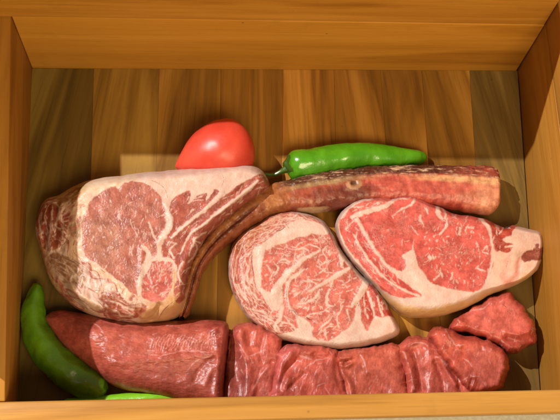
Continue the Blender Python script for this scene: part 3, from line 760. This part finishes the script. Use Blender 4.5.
for pts, w in [((352, 201, 344, 209, 337.5, 219, 338.5, 232, 344, 246, 354, 260, 366, 275, 376, 286), (3, 4.5, 5, 4, 4, 4.5, 5, 4)), ((341, 217, 349, 206, 360, 201, 372, 198.5), (5, 5, 3, 1.4)), ((396, 199, 388, 205, 376, 209, 363, 212.5, 352, 217), (3.4, 4.6, 5.5, 5, 3)), ((357, 219, 363, 231, 369, 240, 375, 250, 382, 259, 390, 268, 400, 274), (4, 3.4, 3.2, 3.4, 3, 4, 6)),
               ((352, 232, 358, 243, 364, 253, 370, 261, 377, 270, 385, 278, 396, 286, 408, 292, 419, 296), (1, 2.4, 2.6, 2.6, 2.4, 2.2, 2.4, 2)), ((479, 216, 487, 226, 491, 238, 493, 251, 491, 266, 487, 282), (4, 4, 3, 2.6, 3, 3)), ((415, 197, 413.5, 202, 408, 207, 398, 211.5, 392, 216), (2, 2.4, 2, 1.6, .8)), ((396, 199, 404, 198, 411, 198), 1.2), ((421, 215, 420.5, 220, 424, 224), (1.4, 2.6, 1)),
               ((436, 203, 438, 212, 442, 219), (2, 5, 3)), ((441, 207, 446, 213, 446, 219), 2.0), ((448, 219, 445, 228, 440, 234), (1.4, 2.6, 2.4)), ((461, 228, 460, 234), 2.8), ((411, 226, 418, 235), 1.0), ((426, 209, 428, 213), 2), ((469, 227, 474, 228), 1.8), ((495, 222, 500, 226, 510, 228), 1.2), ((500, 234, 503, 228), 1.6), ((353, 222, 347, 229), 1.2), ((413, 250, 414, 240), (2, .8)),
               ((440, 272, 438, 277, 434, 280), 1.4), ((440, 270, 442, 278), 1.4), ((452, 273, 451, 279), 1.6), ((429, 257, 431, 259), 2.6), ((487, 246, 483, 251, 488, 254), 1.4), ((478, 268, 484, 271), 2), ((506, 247, 512, 246, 521, 246), (2.2, 2.6, 2))]:
    sp.fat(pts, w)
sp.leanp(521, 257, 526, 251, 533, 250, 537, 246, 540, 248, 545, 247, 546, 258, 540, 260, 531, 261, 524, 262)
sp.leanp(535, 244, 538, 243.5, 538.5, 247, 535.5, 248)
eyes = (362, 216, 398, 200, 430, 205, 478, 218, 490, 240, 491, 264, 484, 284, 470, 290, 438, 282, 424, 268, 416, 250, 404, 250, 390, 264, 376, 246)
squiggles(sp, eyes, 60, (2, 7), (.2, 1.0), 1.6, .9, .5, 31)
squiggles(sp, (430, 225, 480, 225, 490, 262, 478, 285, 440, 280, 425, 260), 105, (1.4, 4.6), (.1, 1.0), 1.75, .4, .35, 32)
squiggles(sp, (342, 220, 360, 214, 374, 242, 390, 268, 412, 290, 384, 286, 352, 252), 46, (4, 11), (.3, 1.1), .95, .3, .4, 33)
squiggles(sp, (350, 204, 392, 199, 386, 204, 360, 211), 12, (3, 8), (.5, 1.3), 2.9, .3, .4, 34)
squiggles(sp, (486, 222, 512, 229, 508, 240, 512, 248, 498, 250), 8, (3, 8), (.7, 1.4), 1.2, .5, .4, 35)
s_lean = [(eyes, (208, 96, 88), 5, 1), ((484, 216, 516, 228, 512, 252, 496, 252, 490, 230), (172, 66, 52), 2, 1), ((520, 244, 548, 242, 548, 264, 520, 264), (150, 78, 64), 1, 1), ((345, 206, 392, 198, 390, 204, 352, 216), (204, 106, 92), 3, .8), ((342, 222, 360, 216, 412, 290, 376, 284), (206, 90, 86), 4, .7)]
s_fat = [((374, 290, 400, 304, 430, 309, 460, 303, 500, 287, 536, 268, 540, 280, 460, 325, 400, 325, 370, 300), (232, 186, 122), 2.6, .95), ((495, 252, 520, 236, 548, 232, 548, 262, 520, 280, 492, 288), (240, 196, 168), 6, .8), ((506, 256, 512, 254, 508, 268, 512, 278, 504, 284, 500, 272), (232, 166, 144), 3, .6), ((518, 258, 521, 262, 518, 277, 508, 286, 504, 283, 514, 272), (222, 138, 116), 1.6, .6), ((418, 262, 432, 282, 470, 293, 460, 300, 420, 296), (242, 204, 182), 5, .6)]
s_crk = [((500, 286, 504, 284), .9), ((536, 245, 537, 246), 1.2), ((526, 256, 534, 258), .5), ((380, 287, 390, 294), .4), ((510, 255, 506, 268), .2)]
rel_s = bumps([((352, 201, 338, 219, 344, 246, 366, 275), 4, .0007), ((396, 199, 363, 212), 4, .0008), ((357, 219, 375, 250, 390, 268), 3, .0008), ((358, 243, 377, 270, 408, 292), 3, .0009), ((410, 262, 424, 285, 470, 296), 6, .0012), ((493, 240, 491, 270), 3, .0007), ((487, 226, 492, 242, 490, 270), 2.5, -.0006), ((519, 262, 517, 276, 508, 285), 2.4, -.0011), ((522, 256, 540, 253), 4, -.0022), ((420, 304, 470, 300, 520, 278), 6, .0012), ((497, 232, 508, 246), 5, -.0012)])
V, F, UV, dd, nth = slab(sb, (432, 252), lambda P: .0375 - .0035 * sstep(490, 540, P[:, 0]) - .002 * sstep(380, 340, P[:, 0]), .013, lambda P: 4 + 9 * sstep(278, 300, P[:, 1] + .1 * np.abs(P[:, 0] - 430) * 0) , 1000, 260, relief=lambda P, d: rel_s(P, d) + .0011 * fbm(P3(P), .04, 3, 22.0) + .00022 * fbm(P3(P), .5, 2, 27.0), tuck=.96)
tail = [484, 210, 490, 215, 506, 222, 516, 228, 511, 235, 506, 236.5, 503, 239, 506, 242, 513, 244, 511.5, 249, 508, 253, 496, 251, 492, 243, 491, 236, 487, 226, 480, 216]
cut('strip_steak', 'bright red boneless steak with a pale fat edge, right of the round steak', 'steak', None, V, F, UV, dd, sp, (210, 98, 90), s_lean, CREAM, s_fat, .4, s_crk,
    [('fat_edge', [FL]), ('tail_muscle', [tail])], 'eye_muscle', 6.0)

#@@TENDER
# ------------------------------------------------------------------ tenderloin and its sliced pieces
tl = [46, 316, 60, 310, 80, 313, 110, 318, 150, 321, 190, 320, 214, 320, 226, 322, 229, 329, 228, 345, 226, 365, 224, 385, 222, 403, 200, 404, 182, 402, 170, 398, 145, 394, 122, 389, 106, 381, 91, 368, 76, 356, 60, 341, 49, 325]
pt = Pattern(-9)
for k, x in enumerate(np.arange(150, 214, 2.7)):
    j = rr.normal(size=4)
    pt.fat((x + 6 + 1.6 * j[0], 335 + 2.5 * j[1], x + 2.5 + 1.3 * j[2], 342, x + .5 + j[3] * 1.8, 349 + 3 * j[1]), (.05, .35 + .28 * j[2], .05))
pt.fat((92, 322, 98, 326, 104, 333), (.5, 1.6, .4)); pt.fat((160, 356, 185, 351, 214, 352), (.3, .8, .3)); pt.fat((186, 372, 196, 362, 212, 356), (.4, 1.0, .4))
squiggles(pt, (100, 322, 215, 325, 220, 390, 150, 388, 100, 360), 30, (3, 10), (.05, .35), .05, .25, .3, 41)
tl_l = [((205, 322, 232, 320, 230, 400, 212, 400, 216, 350), (150, 60, 54), 4, .7), ((120, 360, 215, 352, 222, 400, 150, 396), (176, 86, 74), 8, .5), ((46, 310, 85, 312, 90, 340, 60, 340), (150, 66, 60), 6, .7)]
rel_tl = bumps([((110, 362, 150, 360, 212, 354), 4.5, .0022), ((95, 330, 150, 332, 212, 329), 6, .0012), ((195, 380, 203, 366, 214, 358), 3, -.0016), ((205, 385, 212, 370, 222, 362), 3, .0012), ((88, 322, 90, 345, 98, 360), 3, -.0008), ((75, 318, 72, 330), 3, -.0010), ((215, 326, 218, 360, 214, 398), 3, .0012), ((140, 372, 170, 376, 196, 372), 4, -.0012), ((130, 340, 150, 346, 175, 342), 4, -.0008)])
stri = bumps([((x + 6, 334, x + 2.5, 342, x + .5, 350), 1.1, .00016) for x in np.arange(150, 214, 2.7)])
V, F, UV, dd, nth = slab(tl, (145, 355), lambda P: .047 - .012 * sstep(110, 50, P[:, 0]), .018, lambda P: 7 + 19 * sstep(222, 190, P[:, 0]), 800, 210, relief=lambda P, d: rel_tl(P, d) + stri(P, d) + .0016 * fbm(P3(P), .045, 3, 42.0) + .00032 * fbm(P3(P) * [.5, 1.2, 1], .4, 2, 47.0), tuck=.94)
def whole(name, label, cat, group, V, F, UV, pat, leanc, ll, fatc, crk, seed, marb=.2):
    base = V.mean(0); base[2] = 0
    f = np.clip(pat.ev(UV), -9, 9)
    o = make_mesh(name, V, F, MEAT, None, {'fat': f, 'lean': blend(leanc, ll, UV, seed), 'fatc': np.tile(lin(fatc), (len(UV), 1)), 'marb': np.full(len(UV), marb), 'crack': cracks(crk, UV)}, None, base)
    return tag(o, label, cat, group)
whole('beef_tenderloin', 'long smooth uncut tenderloin of raw beef below the thick bone-in steak', 'tenderloin', None, V, F, UV, pt, (180, 90, 76), tl_l, (222, 150, 138), [((84, 322, 82, 332), .3)], 42.0, .12)

GR = 'thick slices of raw tenderloin along the front of the box'
slices = [
 ('tenderloin slice standing right beside the uncut tenderloin, its left side dark', [230, 333, 238, 325, 248, 322, 257, 324, 267, 329, 275, 335, 280, 346, 281, 360, 277, 372, 275, 388, 274, 404, 223, 404, 226, 382, 228, 352], (250, 362), .034,
  [((240, 330, 243, 350, 248, 372, 246, 400), 5, .0035), ((256, 330, 254, 345), 2.5, .0016), ((264, 335, 260, 352, 262, 362), 2.5, -.0015), ((268, 366, 258, 378, 252, 396), 3, .0020), ((272, 362, 262, 370, 256, 384), 2.6, -.0018), ((231, 345, 236, 380), 6, -.004)],
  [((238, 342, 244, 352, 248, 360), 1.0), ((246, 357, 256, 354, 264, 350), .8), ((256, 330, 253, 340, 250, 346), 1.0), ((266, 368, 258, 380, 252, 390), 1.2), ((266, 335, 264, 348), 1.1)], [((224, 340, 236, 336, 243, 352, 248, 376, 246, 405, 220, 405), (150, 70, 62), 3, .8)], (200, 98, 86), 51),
 ('second tenderloin slice from the uncut tenderloin, folded edge on its left', [278, 353, 284, 347, 292, 344, 304, 345, 320, 345, 332, 348, 337, 354, 340, 364, 343, 377, 346, 390, 347, 404, 270, 404, 273, 388, 275, 376, 277, 364], (310, 376), .0385,
  [((292, 348, 288, 358, 282, 366, 279, 378), 5, .0035), ((296, 360, 286, 372, 280, 390), 3.5, -.0032), ((288, 378, 278, 394, 276, 402), 4, .0025), ((320, 351, 314, 355, 326, 358, 330, 354), 3, -.002), ((300, 350, 312, 352), 4, .002), ((304, 374, 290, 388), 2.6, -.0016), ((337, 358, 336, 372, 342, 392), 3, -.002)],
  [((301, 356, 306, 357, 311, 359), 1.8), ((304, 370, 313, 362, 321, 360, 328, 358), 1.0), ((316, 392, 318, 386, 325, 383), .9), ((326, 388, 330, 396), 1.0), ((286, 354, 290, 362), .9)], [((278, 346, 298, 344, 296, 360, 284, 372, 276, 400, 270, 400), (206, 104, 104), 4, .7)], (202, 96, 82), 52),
 ('third tenderloin slice, tucked under the lower edge of the round steak', [335, 362, 338, 354, 347, 349, 362, 348, 380, 345, 395, 343, 401, 348, 402, 358, 403, 370, 405, 384, 406, 404, 346, 404, 344, 392, 340, 378], (372, 376), .0345,
  [((341, 358, 350, 358, 350, 364, 342, 366), 3, .0028), ((345, 364, 352, 360), 2.2, -.0022), ((342, 372, 350, 385, 352, 400), 3, .0022), ((362, 354, 366, 366), 2.5, .0012), ((400, 356, 402, 372), 4, -.002), ((372, 380, 385, 390), 6, -.0012)],
  [((362, 356, 365, 364, 367, 372), 1.7), ((355, 372, 356, 384), 1.0), ((348, 396, 346, 388), .8)], [], (206, 104, 86), 53),
 ('fourth tenderloin slice, creased and half covered by a paler rounded slice', [394, 351, 402, 342, 414, 336, 427, 337, 440, 343, 452, 355, 462, 370, 470, 384, 472, 404, 406, 404, 405, 385, 401, 366], (430, 374), .031,
  [((404, 352, 410, 368, 414, 384, 412, 392), 4, .0035), ((414, 352, 418, 368, 422, 390), 3, -.0028), ((398, 358, 405, 378, 406, 396), 3, -.0025), ((430, 350, 432, 366, 430, 392), 5, .002), ((440, 358, 448, 372, 456, 384), 4, .0035), ((450, 368, 458, 382, 462, 396), 2.6, -.003), ((436, 362, 442, 378, 444, 396), 3, -.0022), ((404, 345, 420, 341, 428, 345), 3, .002)],
  [((404, 352, 407, 358), 1.8), ((440, 356, 446, 364, 448, 368), 1.4), ((409, 346, 420, 342, 428, 346), .8), ((412, 378, 415, 390), .7), ((434, 350, 436, 362), .6)], [], (202, 98, 84), 54),
 ('rounded tenderloin slice leaning over the creased slice, at the right end of the front row', [430, 337, 434, 330, 444, 327, 452, 331, 460, 335, 472, 336, 483, 339, 492, 342, 502, 349, 508, 360, 508.5, 372, 504, 384, 496, 391.5, 482, 394, 470, 393, 463, 386, 454, 374, 444, 362, 434, 350], (470, 364), .043,
  [((444, 330, 450, 340, 460, 346), 3, .0018), ((470, 386, 476, 376, 486, 384), 3, .0018), ((469, 390, 472, 380), 2.2, -.003), ((450, 334, 456, 345), 2.6, -.0015), ((480, 342, 482, 350), 2, -.001)],
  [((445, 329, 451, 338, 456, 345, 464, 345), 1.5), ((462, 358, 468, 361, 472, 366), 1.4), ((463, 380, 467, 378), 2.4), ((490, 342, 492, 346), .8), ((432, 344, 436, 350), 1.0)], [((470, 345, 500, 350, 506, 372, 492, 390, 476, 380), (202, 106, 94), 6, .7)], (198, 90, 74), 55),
 ('three-cornered tenderloin slice alone below the fat edge of the long red steak', [451, 327, 455, 319, 462, 314, 468, 311, 480, 303.5, 494, 297, 507, 293.5, 516, 298, 523, 306, 528, 315, 533, 324, 536, 333, 534, 342, 526, 347, 518, 351, 508, 351, 498, 345, 484, 338, 470, 334, 458, 331], (496, 322), .034,
  [((466, 314, 476, 310, 488, 304), 3, -.0014), ((506, 332, 518, 334, 530, 330), 3, .0016), ((508, 338, 520, 342, 532, 338), 4, -.003), ((456, 320, 464, 324, 476, 328), 5, .001), ((466, 313, 464, 320), 2.2, -.0018)],
  [((468, 311, 476, 310, 484, 308, 489, 303), 1.5), ((458, 320, 460, 323), 2.0), ((502, 341, 504, 343), 1.2), ((514, 341, 517, 342), 1.2)], [((466, 310, 506, 294, 530, 322, 508, 336, 476, 330), (208, 108, 98), 6, .7), ((500, 340, 540, 332, 532, 352, 506, 356), (170, 74, 64), 3, .7)], (192, 84, 70), 56),
]
scrk = {51: [((231, 336, 230, 360), .7), ((262, 338, 260, 352), .4)], 52: [((319, 351, 316, 355), 1.0), ((322, 353, 327, 356), .7), ((334, 350, 336, 356), .7), ((290, 376, 282, 386), .6)], 53: [((343, 362, 350, 366), .7), ((398, 354, 402, 366), .8)],
        54: [((412, 356, 416, 370), .7), ((452, 370, 457, 376, 458, 384), .9), ((404, 380, 405, 396), .8), ((448, 362, 440, 372), .4), ((424, 344, 432, 346), .5)], 55: [((501.5, 370, 504, 371.5), 1.3), ((498, 372, 501, 374), .6), ((486, 340, 488, 343), 1.2), ((480, 372, 481, 376), .5), ((468, 388, 470, 382), .8)],
        56: [((503, 304, 507, 308), 1.1), ((508, 311, 511, 314), .9), ((524, 318, 527, 318), 1.3), ((531, 328, 534, 330), 1.6), ((487, 341, 491, 340), 1.4)]}
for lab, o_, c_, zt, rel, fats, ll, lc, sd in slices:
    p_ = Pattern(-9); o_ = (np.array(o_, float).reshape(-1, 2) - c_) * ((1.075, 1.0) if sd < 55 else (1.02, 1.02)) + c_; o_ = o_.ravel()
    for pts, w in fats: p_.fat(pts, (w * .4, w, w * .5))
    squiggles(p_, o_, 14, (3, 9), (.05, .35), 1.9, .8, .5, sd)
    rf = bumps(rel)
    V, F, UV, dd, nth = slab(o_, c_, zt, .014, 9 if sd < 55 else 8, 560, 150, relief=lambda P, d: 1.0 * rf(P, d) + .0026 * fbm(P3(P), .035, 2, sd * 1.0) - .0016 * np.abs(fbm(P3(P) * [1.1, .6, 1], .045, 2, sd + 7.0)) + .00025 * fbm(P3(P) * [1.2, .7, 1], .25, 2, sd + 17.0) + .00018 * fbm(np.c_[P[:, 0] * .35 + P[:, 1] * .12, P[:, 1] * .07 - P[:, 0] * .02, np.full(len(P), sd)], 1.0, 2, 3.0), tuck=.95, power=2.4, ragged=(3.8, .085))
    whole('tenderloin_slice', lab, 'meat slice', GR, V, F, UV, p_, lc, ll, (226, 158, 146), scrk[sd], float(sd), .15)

#@@VEG
# ------------------------------------------------------------------ vegetables
def tube(axis, rad, lob, nlob, ns=220, nt=96, wob=.0, seed=0.0, flat=1.0, kern=9):
    """a fruit body around a curved axis (3-D points), lobed cross-section"""
    ax = resample(smooth3(axis), ns, False); s = np.linspace(0, 1, ns)
    r = np.interp(s, np.linspace(0, 1, len(rad)) if np.ndim(rad[0]) == 0 else [q[0] for q in rad], rad if np.ndim(rad[0]) == 0 else [q[1] for q in rad])
    r0 = r.copy()
    for _ in range(3 if kern > 9 else 1): r = np.convolve(np.pad(r, kern // 2, mode='edge'), np.ones(kern) / kern, 'valid')
    e_ = np.minimum(np.arange(ns), np.arange(ns)[::-1]) / kern; r = np.where(e_ < 1.5, r0 + (r - r0) * np.clip(e_ / 1.5, 0, 1), r)
    if kern > 9:
        for _ in range(60): ax[1:-1] = (ax[:-2] + 2 * ax[1:-1] + ax[2:]) / 4
    T = np.gradient(ax, axis=0); T /= np.linalg.norm(T, axis=1)[:, None]
    B = np.cross(T, [0, 0, 1.0]); B /= np.linalg.norm(B, axis=1)[:, None]; N = np.cross(B, T)
    ph = np.linspace(0, 2 * PI, nt, endpoint=False)
    m = 1 + lob * np.interp(s, [0, .25, 1], [1.3, 1, .3])[:, None] * np.cos(nlob * ph + 1.1)[None]
    V = ax[:, None] + (r[:, None] * m)[..., None] * (np.cos(ph)[None, :, None] * B[:, None] + flat * np.sin(ph)[None, :, None] * N[:, None])
    V = V.reshape(-1, 3)
    if wob: V = V + np.repeat(N, nt, 0) * (wob * fbm(V, 55, 2, seed))[:, None] + np.repeat(B, nt, 0) * (wob * fbm(V, 55, 2, seed + 9))[:, None]
    F = grid_faces(ns, nt, True)
    nn = vert_normals(V, F); cc = ax.repeat(nt, 0)
    if np.mean(np.sum(nn * (V - cc), 1)) < 0: F = F[:, ::-1]
    return V, F, s.repeat(nt)


def smooth3(p):
    p = np.asarray(p, float)
    return np.stack([smooth(np.c_[p[:, k], p[:, k]], False, 8)[:, 0] for k in range(3)], 1)


def round_end(n=8, r0=1.0, lo=.0):
    return None


def pepper_material(name, a, b, spec=.3):
    m = NT(name); co = m.coords(); n = m.noise(co, 45, 3, .55); n2 = m.noise(co, 700, 2, .5); n3 = m.noise(co, 160, 3, .6)
    col = m.mix(m.ss(n, .3, .7), a, b)
    col = m.mix(m.math('MULTIPLY', m.ss(n3, .58, .8), .3), col, m.mix(1.0, col, (1.5, 1.3, 1.2), 'MULTIPLY'))
    m.set(Base_Color=col, Roughness=m.ss(n3, .2, .8, .2, .34), Normal=m.bump(m.math('ADD', m.math('MULTIPLY', n3, 1.0), m.math('MULTIPLY', n2, .15)), .0012, .35))
    m.b.inputs['Subsurface Weight'].default_value = .08; m.b.inputs['Subsurface Radius'].default_value = (.5, 1, .2); m.b.inputs['Subsurface Scale'].default_value = .002
    m.b.inputs['Coat Weight'].default_value = spec; m.b.inputs['Coat Roughness'].default_value = .12
    return m.m


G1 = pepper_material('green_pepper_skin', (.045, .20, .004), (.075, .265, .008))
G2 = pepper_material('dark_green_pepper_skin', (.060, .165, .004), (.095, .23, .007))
G3 = pepper_material('light_green_pepper_skin', (.16, .42, .012), (.21, .50, .02))
GS = pepper_material('green_stem', (.035, .075, .008), (.06, .11, .015), .05)


def pts3(lst): return np.array([at(a, b, z) for a, b, z in lst])


def body(name, label, cat, axis, rad, mat, lob=.03, nlob=3, wob=.0008, seed=1.0, flat=1.0):
    ax = pts3(axis); base = ax.mean(0); base[2] = 0
    root = empty(name, base); tag(root, label, cat, 'green peppers in the box')
    V, F, s = tube(ax, rad, lob, nlob, wob=wob, seed=seed, flat=flat)
    make_mesh('body', V, F, mat, root)
    return root


p1 = body('green_pepper', 'shiny green pepper lying behind the rib bone, right of the tomato', 'pepper',
          [(286, 166.5, .017), (292, 166, .017), (310, 164.5, .017), (330, 161, .0165), (350, 158, .016), (370, 156.5, .0145), (390, 157.5, .0135), (410, 157.5, .0112), (420, 157.5, .009), (427, 158, .0085)],
          [(0, .0015), (.012, .008), (.03, .0130), (.06, .0160), (.12, .0170), (.3, .0166), (.5, .0152), (.7, .0128), (.85, .0098), (.94, .0074), (.985, .0050), (1, .0006)], G1, .045, 3, .0015, 2.0)
V, F, s = tube(pts3([(255, 172, .012), (264, 174, .012), (274, 174.5, .0135), (282, 171, .016), (287, 168.5, .0168)]), [(0, .0006), (.02, .0016), (.5, .0016), (.8, .0022), (1, .0048)], .1, 5, 60, 24)
make_mesh('stem', V, F, GS, p1)
V, F, s = tube(pts3([(284.4, 168.5, .0168), (286, 167.5, .017), (288, 167, .017), (290.5, 166.5, .017)]), [(0, .0025), (.3, .0066), (.7, .0098), (1, .0126)], .10, 5, 40, 60)
make_mesh('calyx', V, F, GS, p1)

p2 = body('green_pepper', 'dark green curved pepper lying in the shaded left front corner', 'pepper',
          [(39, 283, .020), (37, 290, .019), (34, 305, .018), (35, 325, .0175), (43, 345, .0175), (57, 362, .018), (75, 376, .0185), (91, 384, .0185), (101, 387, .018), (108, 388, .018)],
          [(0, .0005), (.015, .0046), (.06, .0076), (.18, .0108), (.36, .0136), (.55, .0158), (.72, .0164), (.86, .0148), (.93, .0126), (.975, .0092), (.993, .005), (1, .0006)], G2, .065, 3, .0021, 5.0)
V, F, s = tube(pts3([(104, 386.5, .018), (106.5, 387.3, .018), (108.6, 387.8, .018)]), [(0, .0046), (.6, .0030), (.9, .0018), (1, .0003)], .2, 5, 24, 40)
make_mesh('calyx', V, F, GS, p2)
p3 = body('green_pepper', 'light green pepper tip showing just above the front rim', 'pepper',
          [(60, 404, .012), (80, 404, .013), (105, 402.5, .016), (130, 400.5, .019), (150, 399, .021), (165, 398, .022), (178.5, 397, .0225)],
          [(0, .0005), (.05, .0055), (.2, .0068), (.5, .0072), (.8, .0070), (.92, .0062), (.975, .0042), (1, .0004)], G3, .03, 3, .0006, 8.0)

# tomato
m = NT('tomato_skin'); co = m.coords(); n = m.noise(co, 30, 3, .5); n2 = m.noise(co, 900, 2, .5)
m.set(Base_Color=m.mix(m.math('MULTIPLY', m.ss(n2, .62, .74), .3), m.mix(m.ss(n, .3, .7), (.47, .036, .020), (.57, .066, .036)), (.62, .16, .06)), Roughness=.40, Normal=m.bump(n2, .0003, .12))
m.b.inputs['Subsurface Weight'].default_value = .15; m.b.inputs['Subsurface Radius'].default_value = (1, .25, .1); m.b.inputs['Subsurface Scale'].default_value = .004
m.b.inputs['Coat Weight'].default_value = .0
ax = pts3([(175, 167, .026), (188, 163, .0275), (206, 157, .029), (222, 152, .0295), (238, 147, .0285), (251, 143, .027)])
tt = np.linspace(0, 1, 161); qq = 2 * tt ** 1.5 - 1; egg = .0312 * np.where(qq < 0, (1 - np.abs(qq) ** 2.0) ** .54, (1 - np.abs(qq) ** 2.6) ** .46)
V, F, s = tube(ax, list(zip(tt, np.maximum(egg, .0004).tolist())), .014, 4, 260, 160, wob=.0007, seed=3.0, kern=17)
make_mesh('red_tomato', V, F, m.m, None, None, None, np.r_[ax.mean(0)[:2], 0])
tag(bpy.data.objects['red_tomato'], 'shiny red oval tomato lying behind the thick bone-in steak', 'tomato')

# ------------------------------------------------------------------ lamps, camera
def lamp(name, typ, loc, to, energy, color, **kw):
    l = bpy.data.lights.new(name, typ); l.energy = energy; l.color = color
    for k, v in kw.items(): setattr(l, k, v)
    o = bpy.data.objects.new(name, l); C.objects.link(o); o.location = loc
    o.rotation_euler = (Vector(to) - Vector(loc)).to_track_quat('-Z', 'Y').to_euler(); return o


kd = Vector((-.75, .404, 1.0)).normalized()
lamp('key_lamp', 'SPOT', kd * 2.6, (0, 0, 0), 385, (1.0, .94, .88), spot_size=math.radians(40), spot_blend=.6, shadow_soft_size=.017)
lamp('fill_lamp', 'AREA', (.2, -1.1, 1.8), (0, 0, 0), 34, (1.0, .78, .47), shape='RECTANGLE', size=.9, size_y=.7)  # added soft fill from the front, stands for no actual lamp
w = bpy.data.worlds.new('World'); bpy.context.scene.world = w; w.use_nodes = True
w.node_tree.nodes['Background'].inputs[0].default_value = (1.0, .74, .42, 1); w.node_tree.nodes['Background'].inputs[1].default_value = .31

cd = bpy.data.cameras.new('camera'); cam = bpy.data.objects.new('camera', cd); C.objects.link(cam)
cam.location = CAM; cam.rotation_mode = 'XYZ'; cam.rotation_euler = ROT
cd.sensor_width = 36; cd.sensor_fit = 'HORIZONTAL'; cd.lens = FPX / 560 * 36; cd.clip_end = 50; cd.clip_start = .01
sc = bpy.context.scene; sc.camera = cam
sc.view_settings.view_transform = 'Standard'; sc.view_settings.look = 'None'; sc.view_settings.exposure = 0; sc.view_settings.gamma = 1
sc.render.engine = 'CYCLES'; sc.cycles.use_denoising = True; sc.cycles.max_bounces = 8
